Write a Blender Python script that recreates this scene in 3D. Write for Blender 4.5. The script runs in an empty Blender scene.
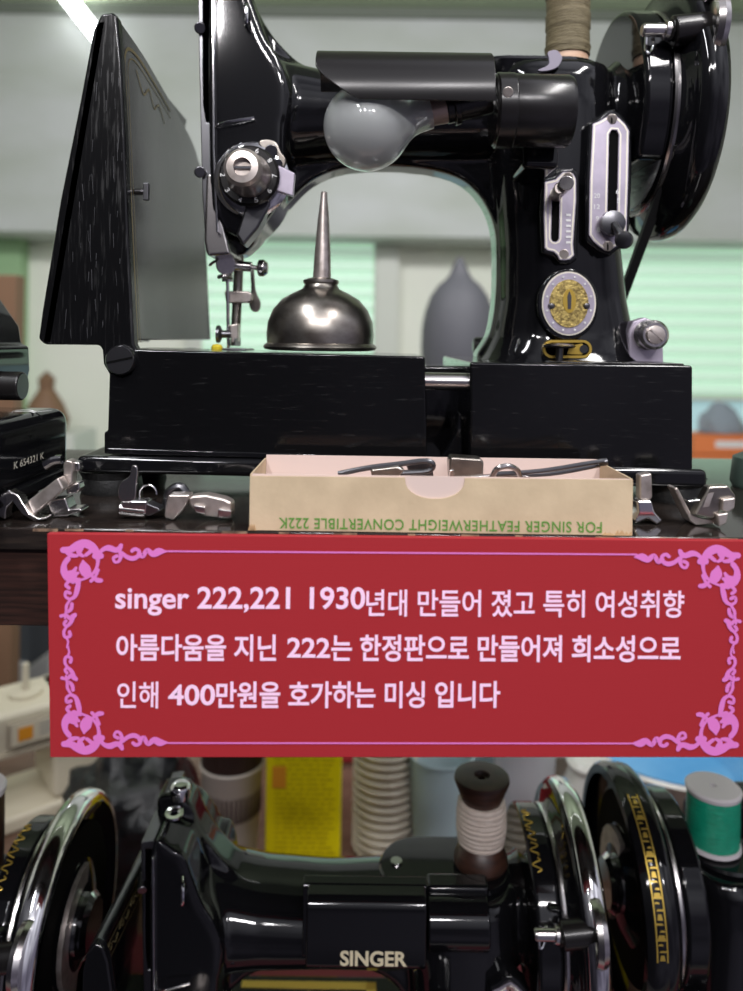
import bpy, bmesh, math, random
from mathutils import Vector, Matrix
random.seed(4)
PI = math.pi
# ------------------------------------------------------------------ camera, world, lights, exposure
F, CX, HY, ROLL = 760.0, 371.5, 340.0, 0.014      # focal length in pixels, horizon row, slight roll of the hand-held phone
sc = bpy.context.scene
C = sc.collection
cam = bpy.data.cameras.new('camera'); co = bpy.data.objects.new('camera', cam); C.objects.link(co)
cam.sensor_fit = 'HORIZONTAL'; cam.sensor_width = 36; cam.lens = 36 * F / 743
cam.shift_y = -155.5 / 743
cam.clip_start = 0.02; cam.clip_end = 50
cam.dof.use_dof = True; cam.dof.focus_distance = 0.475; cam.dof.aperture_fstop = 6.5
co.matrix_world = Matrix.Rotation(PI / 2, 4, 'X') @ Matrix.Rotation(ROLL, 4, 'Z')
sc.camera = co
w = bpy.data.worlds.new('world'); sc.world = w; w.use_nodes = True
wt = w.node_tree; bg = wt.nodes['Background']
wtc = wt.nodes.new('ShaderNodeTexCoord'); wsx = wt.nodes.new('ShaderNodeSeparateXYZ'); wr = wt.nodes.new('ShaderNodeValToRGB')
wn = wt.nodes.new('ShaderNodeTexNoise'); wn.inputs['Scale'].default_value = 2.6; wn.inputs['Detail'].default_value = 3
wmx = wt.nodes.new('ShaderNodeMixRGB'); wmx.blend_type = 'MULTIPLY'; wmx.inputs[0].default_value = 1.0
wr2 = wt.nodes.new('ShaderNodeValToRGB')
wt.links.new(wtc.outputs['Generated'], wsx.inputs[0]); wt.links.new(wsx.outputs['Z'], wr.inputs[0])
wt.links.new(wtc.outputs['Generated'], wn.inputs['Vector']); wt.links.new(wn.outputs[0], wr2.inputs[0])
e = wr.color_ramp.elements; e[0].position = 0.0; e[0].color = (0.16, 0.15, 0.19, 1); e[1].position = 0.55; e[1].color = (0.95, 0.96, 1.0, 1)
e2 = wr2.color_ramp.elements; e2[0].position = 0.38; e2[0].color = (0.35, 0.35, 0.37, 1); e2[1].position = 0.62; e2[1].color = (1, 1, 1, 1)
wt.links.new(wr.outputs[0], wmx.inputs[1]); wt.links.new(wr2.outputs[0], wmx.inputs[2])
wr3 = wt.nodes.new('ShaderNodeValToRGB'); wmy = wt.nodes.new('ShaderNodeMixRGB'); wmy.blend_type = 'MULTIPLY'; wmy.inputs[0].default_value = 1.0
wad = wt.nodes.new('ShaderNodeMath'); wad.inputs[1].default_value = 0.5
e3 = wr3.color_ramp.elements; e3[0].position = 0.25; e3[0].color = (0.22, 0.22, 0.23, 1); e3[1].position = 0.72; e3[1].color = (1.6, 1.6, 1.7, 1)
wt.links.new(wsx.outputs['X'], wad.inputs[0]); wt.links.new(wad.outputs[0], wr3.inputs[0])
wt.links.new(wmx.outputs[0], wmy.inputs[1]); wt.links.new(wr3.outputs[0], wmy.inputs[2]); wt.links.new(wmy.outputs[0], bg.inputs[0])
bg.inputs[1].default_value = 0.8

def area(name, loc, rot, sx, sy, power, col=(1, 1, 1)):
    l = bpy.data.lights.new(name, 'AREA'); l.shape = 'RECTANGLE'; l.size = sx; l.size_y = sy
    l.energy = power; l.color = col
    o = bpy.data.objects.new(name, l); C.objects.link(o); o.location = loc; o.rotation_euler = rot
    return o
# ceiling strip lights of the exhibition room
area('ceiling_strip_light', (-0.75, -0.55, 1.60), (math.radians(22), math.radians(-18), 0), 0.10, 1.2, 27, (0.96, 0.97, 1))
area('ceiling_strip_light', (0.85, -0.35, 1.60), (math.radians(22), math.radians(18), 0), 0.10, 1.2, 27, (1, 0.98, 0.96))
for i_, (x_, z_) in enumerate(((-0.62, 1.15), (-0.2, 1.2), (0.25, 1.15), (0.66, 1.22))):
    area('spot_lamp', (x_, -1.6, z_), (math.radians(55), 0, 0), 0.11, 0.11, 8, (1, 0.97, 0.98))
area('wall_fill_light', (-0.9, 1.5, 1.3), (math.radians(62), 0, 0), 1.3, 0.2, 23, (1, 1, 1))  # unseen fill lights added to brighten the far wall
area('wall_fill_light', (0.9, 1.5, 1.3), (math.radians(62), 0, 0), 1.3, 0.2, 23, (1, 1, 1))
vs = sc.view_settings
sc.display_settings.display_device = 'sRGB'
vs.view_transform = 'Standard'; vs.look = 'None'; vs.gamma = 1; vs.use_curve_mapping = False
vs.exposure = -0.15

# ------------------------------------------------------------------ helpers
def P(px, py, Y):
    """a point seen at photo pixel (px, py) that stands at distance Y"""
    u, v = px - CX, py - HY
    c, s = math.cos(ROLL), math.sin(ROLL)
    return Vector(((u * c + v * s) * Y / F, Y, -(-u * s + v * c) * Y / F))

def mat(name, col, rough=0.5, metal=0.0, coat=0.0, emis=0.0, trans=0.0, alpha=1.0, noise=None, bump=None, ior=1.5, spec=0.5):
    m = bpy.data.materials.new(name); m.use_nodes = True
    nt = m.node_tree; b = nt.nodes['Principled BSDF']
    b.inputs['Base Color'].default_value = (*col, 1)
    b.inputs['Roughness'].default_value = rough
    b.inputs['Metallic'].default_value = metal
    b.inputs['Coat Weight'].default_value = coat
    b.inputs['Coat Roughness'].default_value = 0.04
    b.inputs['Transmission Weight'].default_value = trans
    b.inputs['IOR'].default_value = ior
    b.inputs['Specular IOR Level'].default_value = spec
    b.inputs['Alpha'].default_value = alpha
    if emis:
        b.inputs['Emission Color'].default_value = (*col, 1); b.inputs['Emission Strength'].default_value = emis
    tc = nt.nodes.new('ShaderNodeTexCoord')
    def tex(scale, stretch, detail=4):
        mp = nt.nodes.new('ShaderNodeMapping'); mp.inputs['Scale'].default_value = stretch
        nt.links.new(tc.outputs['Object'], mp.inputs[0])
        n = nt.nodes.new('ShaderNodeTexNoise'); n.inputs['Scale'].default_value = scale; n.inputs['Detail'].default_value = detail
        nt.links.new(mp.outputs[0], n.inputs['Vector']); return n
    if noise:   # (colour2, scale, stretch, lo, hi)
        n = tex(noise[1], noise[2]); r = nt.nodes.new('ShaderNodeValToRGB')
        r.color_ramp.elements[0].color = (*col, 1); r.color_ramp.elements[1].color = (*noise[0], 1)
        r.color_ramp.elements[0].position = noise[3]; r.color_ramp.elements[1].position = noise[4]
        nt.links.new(n.outputs[0], r.inputs[0]); nt.links.new(r.outputs[0], b.inputs['Base Color'])
        if emis: nt.links.new(r.outputs[0], b.inputs['Emission Color'])
    if bump:    # (scale, stretch, strength, distance)
        n = tex(bump[0], bump[1], 6); bp = nt.nodes.new('ShaderNodeBump')
        bp.inputs['Strength'].default_value = bump[2]; bp.inputs['Distance'].default_value = bump[3]
        nt.links.new(n.outputs[0], bp.inputs['Height']); nt.links.new(bp.outputs[0], b.inputs['Normal'])
    return m

def scratched(name, rough=0.1, lo=0.60, col=(0.004, 0.004, 0.0045), st=(30, 30, 260)):
    m = mat(name, col, rough)
    nt = m.node_tree; b = nt.nodes['Principled BSDF']
    tc = nt.nodes.new('ShaderNodeTexCoord'); mp = nt.nodes.new('ShaderNodeMapping'); mp.inputs['Scale'].default_value = st
    n = nt.nodes.new('ShaderNodeTexNoise'); n.inputs['Scale'].default_value = 2.2; n.inputs['Detail'].default_value = 8
    r = nt.nodes.new('ShaderNodeValToRGB'); r.color_ramp.elements[0].position = lo - 0.1; r.color_ramp.elements[1].position = lo + 0.12
    r.color_ramp.elements[0].color = (rough,) * 3 + (1,); r.color_ramp.elements[1].color = (0.42,) * 3 + (1,)
    nt.links.new(tc.outputs['Object'], mp.inputs[0]); nt.links.new(mp.outputs[0], n.inputs['Vector'])
    nt.links.new(n.outputs[0], r.inputs[0]); nt.links.new(r.outputs[0], b.inputs['Roughness'])
    n2 = nt.nodes.new('ShaderNodeTexNoise'); n2.inputs['Scale'].default_value = 700; n2.inputs['Detail'].default_value = 3
    nt.links.new(tc.outputs['Object'], n2.inputs['Vector'])
    r2 = nt.nodes.new('ShaderNodeValToRGB'); r2.color_ramp.elements[0].position = 0.78; r2.color_ramp.elements[1].position = 0.86
    r2.color_ramp.elements[0].color = (*col, 1); r2.color_ramp.elements[1].color = (0.10, 0.10, 0.11, 1)
    nt.links.new(n2.outputs[0], r2.inputs[0]); nt.links.new(r2.outputs[0], b.inputs['Base Color'])
    return m

M = {}
M['enamel'] = mat('black_enamel', (0.005, 0.005, 0.006), 0.07)
M['bed'] = scratched('worn_black_enamel', 0.10, 0.66)
M['flapblack'] = scratched('rubbed_black_enamel', 0.16, 0.62, st=(300, 30, 22))
M['flapgrey'] = mat('grey_sheen_enamel', (0.05, 0.05, 0.05), 0.22, noise=((0.09, 0.09, 0.09), 60, (4, 1, .4), 0.45, 0.75))  # pale reflection on the black flap put into its base colour as grey
M['bakelite'] = mat('black_bakelite', (0.010, 0.009, 0.009), 0.24)
M['rubber'] = mat('black_rubber', (0.012, 0.012, 0.012), 0.45, bump=(300, (1, 1, 1), 0.5, 0.001))
M['belt'] = mat('black_belt_rubber', (0.016, 0.016, 0.017), 0.55)
M['steel'] = mat('polished_steel', (0.62, 0.59, 0.58), 0.22, 1.0, bump=(250, (1, 1, 1), 0.05, 0.0005))
M['chrome'] = mat('chrome', (0.80, 0.79, 0.80), 0.10, 1.0)
M['satin'] = mat('satin_nickel', (0.68, 0.61, 0.57), 0.34, 0.85, noise=((0.44, 0.38, 0.34), 120, (1, 1, 1), 0.4, 0.7))
M['plate'] = mat('engraved_nickel_plate', (0.56, 0.50, 0.60), 0.30, 0.5, noise=((0.40, 0.36, 0.44), 60, (1, 1, 1), 0.4, 0.75))
M['oldsteel'] = mat('aged_steel', (0.40, 0.37, 0.33), 0.30, 1.0, noise=((0.22, 0.19, 0.17), 60, (1, 1, 1.5), 0.4, 0.7))
M['copper'] = mat('dull_copper_cap', (0.50, 0.38, 0.32), 0.35, 0.6)
M['lever'] = mat('matt_nickel', (0.22, 0.20, 0.25), 0.5, 0.3)
M['darksteel'] = mat('dark_steel', (0.16, 0.16, 0.17), 0.28, 1.0)
M['alu'] = mat('ground_aluminium', (0.55, 0.58, 0.57), 0.40, 0.45, bump=(90, (1, 1, 6), 0.6, 0.002))
M['line'] = mat('pale_brass_line', (0.85, 0.80, 0.68), 0.35, 0.3)
M['gold'] = mat('gold_decal', (0.62, 0.42, 0.08), 0.30, 0.7)
M['goldpale'] = mat('pale_gold_lettering', (0.86, 0.76, 0.52), 0.35, 0.15)
M['brass'] = mat('etched_brass_medallion', (0.62, 0.47, 0.16), 0.35, 0.8, noise=((0.30, 0.22, 0.08), 420, (1, 1, 1), 0.45, 0.6), bump=(500, (1, 1, 1), 0.6, 0.0006))
M['faintgold'] = mat('faded_gold_decal', (0.20, 0.16, 0.07), 0.4, 0.3)
M['slot'] = mat('dark_slot', (0.003, 0.003, 0.003), 0.7, spec=0.05)
M['white'] = mat('white_mark', (0.8, 0.8, 0.8), 0.5)
M['bulb'] = mat('frosted_bulb_glass', (0.80, 0.83, 0.82), 0.28, trans=0.62, ior=1.25, coat=1.0)
M['pinkwood'] = mat('pale_spool_wood', (0.72, 0.48, 0.34), 0.5, noise=((0.60, 0.38, 0.25), 90, (1, 1, 6), 0.4, 0.7))
M['darkwood_spool'] = mat('brown_spool_wood', (0.06, 0.025, 0.016), 0.40, noise=((0.03, 0.014, 0.010), 60, (1, 1, 5), 0.4, 0.7))
def thread_mat(name, c, c2): return mat(name, c, 0.6, noise=(c2, 40, (3, 3, 45), 0.35, 0.65), bump=(30, (2, 2, 60), 0.9, 0.0015))
M['olive'] = thread_mat('olive_thread', (0.12, 0.095, 0.05), (0.22, 0.18, 0.10))
M['creamthread'] = thread_mat('cream_thread', (0.62, 0.50, 0.42), (0.80, 0.70, 0.62))
M['green'] = thread_mat('green_thread', (0.0, 0.30, 0.17), (0.02, 0.50, 0.30)); M['green'].node_tree.nodes['Principled BSDF'].inputs['Roughness'].default_value = 0.3
M['whitespool'] = mat('white_plastic', (0.75, 0.70, 0.72), 0.35)
M['shelf'] = mat('varnished_dark_shelf', (0.014, 0.011, 0.010), 0.07, noise=((0.030, 0.022, 0.018), 14, (2, 30, 30), 0.4, 0.7), bump=(16, (2, 40, 40), 0.06, 0.0006))
M['shelfedge'] = mat('dark_brown_wood', (0.018, 0.010, 0.008), 0.35, noise=((0.045, 0.020, 0.015), 20, (1.5, 10, 30), 0.35, 0.7))
M['bareedge'] = mat('bare_worn_wood', (0.34, 0.22, 0.14), 0.6, noise=((0.10, 0.06, 0.04), 60, (2, 1, 1), 0.4, 0.6))
M['sign'] = mat('crimson_board', (0.36, 0.021, 0.028), 0.6, spec=0.25, bump=(120, (0.3, 1, 12), 0.12, 0.0004))
M['pink'] = mat('pink_print', (0.72, 0.19, 0.56), 0.55)
M['palepink'] = mat('pale_pink_lettering', (0.98, 0.66, 0.88), 0.5)
M['card'] = mat('kraft_card', (0.60, 0.47, 0.31), 0.8, noise=((0.50, 0.385, 0.25), 55, (1, 1, 1), 0.35, 0.7), bump=(400, (1, 1, 1), 0.2, 0.0005))
M['cardin'] = mat('pale_card_lining', (0.66, 0.52, 0.47), 0.8)
M['torn'] = mat('torn_card', (0.42, 0.27, 0.14), 0.9)
M['greenink'] = mat('green_ink', (0.10, 0.27, 0.04), 0.6)
M['wall'] = mat('painted_wall', (0.84, 0.87, 0.76), 0.8, noise=((0.90, 0.90, 0.82), 1.5, (1, 1, 1), 0.35, 0.7))
M['bulkhead'] = mat('grey_bulkhead_paint', (0.46, 0.49, 0.45), 0.6, noise=((0.56, 0.58, 0.58), 1.6, (1, 1, 2.5), 0.35, 0.7))
M['ceiling'] = mat('sage_ceiling', (0.36, 0.43, 0.30), 0.8)
M['cornice'] = mat('dark_cornice', (0.16, 0.18, 0.15), 0.6)
M['greenwall'] = mat('green_paint', (0.32, 0.50, 0.28), 0.8)
M['floor'] = mat('grey_floor', (0.16, 0.15, 0.14), 0.4)
M['blind'] = mat('mint_blind_daylit', (0.60, 0.80, 0.66), 0.6, emis=0.42)
M['frame'] = mat('white_frame', (0.66, 0.68, 0.62), 0.5)
M['glasslow'] = mat('window_daylight', (0.42, 0.62, 0.66), 0.4, emis=0.5)
M['table'] = mat('brown_table', (0.20, 0.12, 0.085), 0.35, noise=((0.13, 0.075, 0.05), 8, (1, 8, 8), 0.3, 0.7))
M['maroon'] = mat('maroon_cloth', (0.17, 0.016, 0.028), 0.6)
M['cream'] = mat('cream_plastic', (0.66, 0.60, 0.46), 0.4)
M['creamdark'] = mat('tan_plastic', (0.42, 0.36, 0.27), 0.45)
M['yellow'] = mat('yellow_print_card', (0.85, 0.72, 0.0), 0.5)
M['yellowink'] = mat('ochre_print', (0.52, 0.40, 0.0), 0.5)
M['orangeink'] = mat('orange_print', (0.75, 0.30, 0.02), 0.5)
M['bag'] = mat('black_plastic_bag', (0.012, 0.013, 0.014), 0.30, bump=(14, (1, 1, 1), 1.0, 0.02))
M['cup'] = mat('white_paper_cup', (0.52, 0.46, 0.40), 0.5)
M['coffee'] = mat('dark_ribbed_lid', (0.045, 0.025, 0.02), 0.45)
M['lid'] = mat('translucent_cream_lid', (0.72, 0.66, 0.55), 0.35, trans=0.15)
M['clear'] = mat('translucent_blue_plastic', (0.62, 0.76, 0.80), 0.35, trans=0.35, ior=1.2)
M['clearw'] = mat('translucent_white_plastic', (0.76, 0.76, 0.80), 0.35, trans=0.3, ior=1.2)
M['porcelain'] = mat('white_porcelain', (0.74, 0.72, 0.68), 0.2)
M['blue'] = mat('blue_glaze', (0.10, 0.36, 0.68), 0.25, noise=((0.22, 0.50, 0.78), 6, (1, 1, 1), 0.35, 0.7))
M['red'] = mat('red_plastic', (0.42, 0.03, 0.04), 0.4)
M['orange'] = mat('orange_card', (0.72, 0.20, 0.06), 0.6)
M['paper'] = mat('white_paper', (0.7, 0.7, 0.7), 0.6)
M['teal'] = mat('teal_plastic', (0.10, 0.42, 0.42), 0.5)
M['greyblue'] = mat('grey_blue_cloth', (0.24, 0.28, 0.32), 0.8)
M['grey'] = mat('grey_metal', (0.30, 0.30, 0.29), 0.5)
M['dgrey'] = mat('dark_grey_metal', (0.04, 0.045, 0.05), 0.5)
M['brown'] = mat('brown_wood_post', (0.20, 0.11, 0.06), 0.6)
M['iron'] = mat('dull_grey_iron', (0.09, 0.09, 0.105), 0.6)
M['yellowtip'] = mat('yellow_plastic', (0.75, 0.60, 0.03), 0.5)
M['glareglow'] = mat('glare_glow', (0.95, 0.98, 1.0), 0.4, emis=9.0)
M['darkgreen'] = mat('dark_green_plastic', (0.06, 0.09, 0.075), 0.45)

def box(bm, lo, hi, rot=None, c=None):
    vs_ = [Vector((x, y, z)) for x in (lo[0], hi[0]) for y in (lo[1], hi[1]) for z in (lo[2], hi[2])]
    if rot is not None:
        c = c or (Vector(lo) + Vector(hi)) / 2
        vs_ = [rot @ (v - c) + c for v in vs_]
    v = [bm.verts.new(p) for p in vs_]
    for f in ((0, 1, 3, 2), (4, 6, 7, 5), (0, 4, 5, 1), (2, 3, 7, 6), (0, 2, 6, 4), (1, 5, 7, 3)):
        bm.faces.new([v[i] for i in f])
    return bm

def cyl(bm, a, b, r0, r1=None, seg=24):
    r1 = r0 if r1 is None else r1
    return lathe(bm, [(0, 0), (r0, 0), (r1, (Vector(b) - Vector(a)).length), (0, (Vector(b) - Vector(a)).length)], a, Vector(b) - Vector(a), seg)

def lathe(bm, prof, o, axis=(0, 0, 1), seg=32, sq=(1, 1)):
    """prof: (radius, height) pairs along axis from o"""
    o = Vector(o); q = Vector(axis).normalized().to_track_quat('Z', 'Y')
    rings = []
    for r, h in prof:
        if r < 1e-7: rings.append([bm.verts.new(o + q @ Vector((0, 0, h)))])
        else: rings.append([bm.verts.new(o + q @ Vector((r * sq[0] * math.cos(2 * PI * k / seg), r * sq[1] * math.sin(2 * PI * k / seg), h))) for k in range(seg)])
    for A, B in zip(rings, rings[1:]):
        for k in range(seg):
            j = (k + 1) % seg
            if len(A) == 1 and len(B) == 1: continue
            if len(A) == 1: bm.faces.new((A[0], B[k], B[j]))
            elif len(B) == 1: bm.faces.new((A[k], A[j], B[0]))
            else: bm.faces.new((A[k], A[j], B[j], B[k]))
    return bm

def prism(bm, pts, vec):
    """closed polygon of 3-D points extruded by vec"""
    vec = Vector(vec); a = [bm.verts.new(p) for p in pts]; b = [bm.verts.new(Vector(p) + vec) for p in pts]
    bm.faces.new(a); bm.faces.new(b[::-1])
    n = len(pts)
    for i in range(n): bm.faces.new((a[i], b[i], b[(i + 1) % n], a[(i + 1) % n]))
    return bm

def pp(pix, Y): return [P(x, y, Y) for x, y in pix]

def ringprism(bm, outer, inner, vec):
    """frame between two loops with the same number of points"""
    vec = Vector(vec); n = len(outer)
    L = [[bm.verts.new(Vector(p) + d) for p in loop] for loop in (outer, inner) for d in (Vector(), vec)]
    o0, o1, i0, i1 = L
    for i in range(n):
        j = (i + 1) % n
        for q in ((o0[i], o0[j], i0[j], i0[i]), (o1[i], i1[i], i1[j], o1[j]), (o0[i], o1[i], o1[j], o0[j]), (i0[i], i0[j], i1[j], i1[i])):
            bm.faces.new(q)
    return bm

def resample(pts, n, closed=True):
    pts = [Vector(p) for p in pts]; q = pts + [pts[0]] if closed else pts
    L = [0]
    for a, b in zip(q, q[1:]): L.append(L[-1] + (b - a).length)
    out = []; m = n if closed else n - 1
    for k in range(n):
        t = L[-1] * k / m; i = 0
        while i < len(L) - 2 and L[i + 1] < t: i += 1
        out.append(q[i].lerp(q[i + 1], (t - L[i]) / max(1e-9, L[i + 1] - L[i])))
    return out

def smoothc(pts, n=6, closed=True):
    pts = [Vector(p) for p in pts]; N = len(pts); out = []
    for i in range(N if closed else N - 1):
        g = (lambda k: pts[k % N]) if closed else (lambda k: pts[min(max(k, 0), N - 1)])
        a, b, c, d = g(i - 1), g(i), g(i + 1), g(i + 2)
        for k in range(n):
            t = k / n
            out.append(0.5 * ((2 * b) + (c - a) * t + (2 * a - 5 * b + 4 * c - d) * t * t + (3 * b - a - 3 * c + d) * t ** 3))
    if not closed: out.append(pts[-1])
    return out

def tube(bm, pts, r, seg=10, smooth=True, r1=None):
    pts = smoothc(pts, 5, False) if smooth and len(pts) > 2 else [Vector(p) for p in pts]
    rings = []; n = len(pts); up = None
    for i, p in enumerate(pts):
        t = (pts[min(i + 1, n - 1)] - pts[max(i - 1, 0)]).normalized()
        if up is None: up = t.orthogonal().normalized()
        up = (up - t * up.dot(t)).normalized(); s = t.cross(up)
        rr = r if r1 is None else r + (r1 - r) * i / (n - 1)
        rings.append([bm.verts.new(p + (up * math.cos(2 * PI * k / seg) + s * math.sin(2 * PI * k / seg)) * rr) for k in range(seg)])
    for A, B in zip(rings, rings[1:]):
        for k in range(seg): bm.faces.new((A[k], A[(k + 1) % seg], B[(k + 1) % seg], B[k]))
    bm.faces.new(rings[0][::-1]); bm.faces.new(rings[-1])
    return bm

def strip(bm, pix, ws, Y, ymap=lambda p, Y: P(p[0], p[1], Y), n=5, flip=None, cl=False):
    """flat tapering printed stroke; pix path, ws widths (pixels)"""
    path = [Vector((x, y, wd)) for (x, y), wd in zip(pix, ws)]
    q = smoothc(path, n, False) if len(path) > 2 else path
    A = []
    for i, p in enumerate(q):
        t = (q[min(i + 1, len(q) - 1)] - q[max(i - 1, 0)]); t.z = 0
        if t.length < 1e-6: t = Vector((1, 0, 0))
        t.normalize(); nrm = Vector((-t.y, t.x, 0)) * max(p.z, 0.1) / 2
        pr = [(p.x + nrm.x, p.y + nrm.y), (p.x - nrm.x, p.y - nrm.y)]
        if flip: pr = [flip(a) for a in pr]
        A.append([bm.verts.new(ymap(a, Y)) for a in pr])
    for a, b in zip(A, A[1:]): bm.faces.new((a[0], a[1], b[1], b[0]))
    for e in (q[0], q[-1]):
        Y -= .000003
        k = [(e.x + e.z / 2 * math.cos(2 * PI * j / 10), e.y + e.z / 2 * math.sin(2 * PI * j / 10)) for j in range(10)]
        if flip: k = [flip(a) for a in k]
        bm.faces.new([bm.verts.new(ymap(a, Y)) for a in k])
    return bm

def obj(name, bm, m, parent=None, bevel=0.0, seg=3, ang=35, solid=0.0, noshade=False):
    if isinstance(bm, bmesh.types.BMesh):
        bmesh.ops.recalc_face_normals(bm, faces=bm.faces)
        me = bpy.data.meshes.new(name); bm.to_mesh(me); bm.free()
    else: me = bm
    me.materials.clear(); me.materials.append(M[m] if isinstance(m, str) else m)
    o = bpy.data.objects.new(name, me); C.objects.link(o)
    for p in me.polygons: p.use_smooth = True
    me.set_sharp_from_angle(angle=math.radians(ang))
    if solid:
        s = o.modifiers.new('solid', 'SOLIDIFY'); s.thickness = solid; s.offset = 0
    if bevel:
        b = o.modifiers.new('bevel', 'BEVEL'); b.width = bevel; b.segments = seg; b.limit_method = 'ANGLE'; b.angle_limit = math.radians(40)
        b.harden_normals = True
    if parent is not None:
        o.parent = parent
        loc = Vector()
        q = parent
        while q: loc += q.location; q = q.parent
        o.matrix_parent_inverse = Matrix.Translation(-loc) if parent.type == 'EMPTY' else Matrix()
    return o
B = bmesh.new

def thing(name, label, cat, loc=(0, 0, 0), group=None):
    o = bpy.data.objects.new(name, None); C.objects.link(o); o.location = loc; o.empty_display_size = 0.02
    return tag(o, label, cat, group)
def tag(o, label, cat, group=None):
    o['label'] = label; o['category'] = cat
    if group: o['group'] = group
    return o
def struct(name, bm, m, **k):
    o = obj(name, bm, m, **k); o['kind'] = 'structure'; return o

def baked(o_src_bm, voxel, it, cut=None):
    """blend overlapping solids into one casting"""
    me = bpy.data.meshes.new('tmp'); bmesh.ops.recalc_face_normals(o_src_bm, faces=o_src_bm.faces); o_src_bm.to_mesh(me); o_src_bm.free()
    o = bpy.data.objects.new('tmp', me); C.objects.link(o)
    r = o.modifiers.new('r', 'REMESH'); r.mode = 'VOXEL'; r.voxel_size = voxel
    s = o.modifiers.new('s', 'SMOOTH'); s.factor = 0.5; s.iterations = it
    dg = bpy.context.evaluated_depsgraph_get()
    res = bpy.data.meshes.new_from_object(o.evaluated_get(dg))
    bpy.data.objects.remove(o)
    return res

def textmesh(txt, bold=0.0, ext=0.0, space=1.0):
    cu = bpy.data.curves.new('txt', 'FONT'); cu.body = txt; cu.size = 1; cu.offset = bold; cu.extrude = ext; cu.space_character = space
    cu.resolution_u = 4
    o = bpy.data.objects.new('txt', cu); C.objects.link(o)
    dg = bpy.context.evaluated_depsgraph_get()
    me = bpy.data.meshes.new_from_object(o.evaluated_get(dg)); bpy.data.objects.remove(o)
    return me

def text(name, txt, m, parent, p0, ux, uz, width, height=None, bold=0.0, space=1.0):
    """lettering from lower left p0, reading along ux, rising along uz, fitted to width (and height)"""
    me = textmesh(txt, bold, 0, space)
    xs = [v.co.x for v in me.vertices]; ys = [v.co.y for v in me.vertices]
    x0, x1, y0, y1 = min(xs), max(xs), min(ys), max(ys)
    sx = width / (x1 - x0); sy = sx if height is None else height / (y1 - y0)
    ux = Vector(ux).normalized(); uz = Vector(uz).normalized(); p0 = Vector(p0)
    for v in me.vertices: v.co = p0 + ux * (v.co.x - x0) * sx + uz * (v.co.y - y0) * sy
    return obj(name, me, m, parent)

def copy_tree(o, parent=None, skip=()):
    c = o.copy(); C.objects.link(c)
    if parent:
        inv = o.matrix_parent_inverse.copy(); c.parent = parent; c.matrix_parent_inverse = inv
    for ch in list(o.children):
        if ch.name.split('.')[0] in skip: continue
        copy_tree(ch, c, skip)
    return c

def superloop(cx, cy, z, rx, ry, e=3.2, n=36):
    out = []
    for k in range(n):
        t = 2 * PI * k / n; c, s = math.cos(t), math.sin(t)
        out.append(Vector((cx + rx * math.copysign(abs(c) ** (2 / e), c), cy + ry * math.copysign(abs(s) ** (2 / e), s), z)))
    return out
def loft(bm, loops, cap=True):
    R = [[bm.verts.new(p) for p in L] for L in loops]; n = len(R[0])
    for a, b in zip(R, R[1:]):
        for k in range(n): bm.faces.new((a[k], a[(k + 1) % n], b[(k + 1) % n], b[k]))
    if cap: bm.faces.new(R[0][::-1]); bm.faces.new(R[-1])
    return bm

# ------------------------------------------------------------------ the room
SH = -0.1045      # top of the display shelf
TB = -0.781       # top of the table below
CE = 1.74; FL = -2.0
box_ = lambda lo, hi: box(B(), lo, hi)
struct('floor', box_((-3.2, -0.4, FL - 0.05), (3.2, 4.5, FL)), 'floor')
struct('wall_back', box_((-3.2, 4.4, FL), (3.2, 4.5, CE)), 'wall')
struct('wall_left', box_((-3.25, 0.6, FL), (-3.2, 4.5, CE)), 'wall')
struct('wall_right', box_((3.2, 0.6, FL), (3.25, 4.5, CE)), 'wall')
struct('ceiling', box_((-3.2, 0.6, CE), (3.2, 4.5, CE + 0.05)), 'ceiling')
zb = P(371, 236, 4.0).z
struct('wall_bulkhead', box_((-3.2, 4.0, zb), (3.2, 4.4, CE)), 'bulkhead')
struct('trim_1', box_((-3.2, 3.97, CE - 0.05), (3.2, 4.0, CE)), 'cornice')
struct('wall_green', box_((-3.2, 4.3, FL), (P(20, 340, 4.3).x, 4.4, zb)), 'greenwall')
def blinds(n, x0, x1, ytop, ybot):
    a = P(x0, ytop, 4.36); b = P(x1, ybot, 4.36)
    w_ = struct('window_%d' % n, box_((a.x, 4.385, b.z - 0.40), (b.x, 4.40, a.z)), 'glasslow')
    f = B()
    for xx in (a.x - 0.10, b.x): box(f, (xx, 4.34, b.z - 0.45), (xx + 0.10, 4.399, a.z))
    box(f, (a.x - 0.1, 4.34, b.z - 0.47), (b.x + 0.1, 4.399, b.z - 0.40))
    obj('window_frame', f, 'frame', w_)
    s = B(); z = a.z; h = 0.075
    while z > b.z:
        q = [Vector((a.x, 4.35, z)), Vector((a.x, 4.325, z - h * 0.7)), Vector((a.x, 4.36, z - h)), Vector((a.x, 4.372, z - h)), Vector((a.x, 4.372, z))]
        prism(s, q, (b.x - a.x, 0, 0)); z -= h
    obj('blind', s, 'blind', w_)
    r = B(); box(r, (a.x, 4.33, z - 0.02), (b.x, 4.37, z)); obj('blind_rail', r, 'frame', w_)
blinds(1, 205, 372, 232, 420)
blinds(2, 600, 900, 238, 398)
struct('trim_2', box_((P(376, 340, 4.3).x, 4.3, FL), (P(398, 340, 4.3).x, 4.4, zb)), 'frame')

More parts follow.
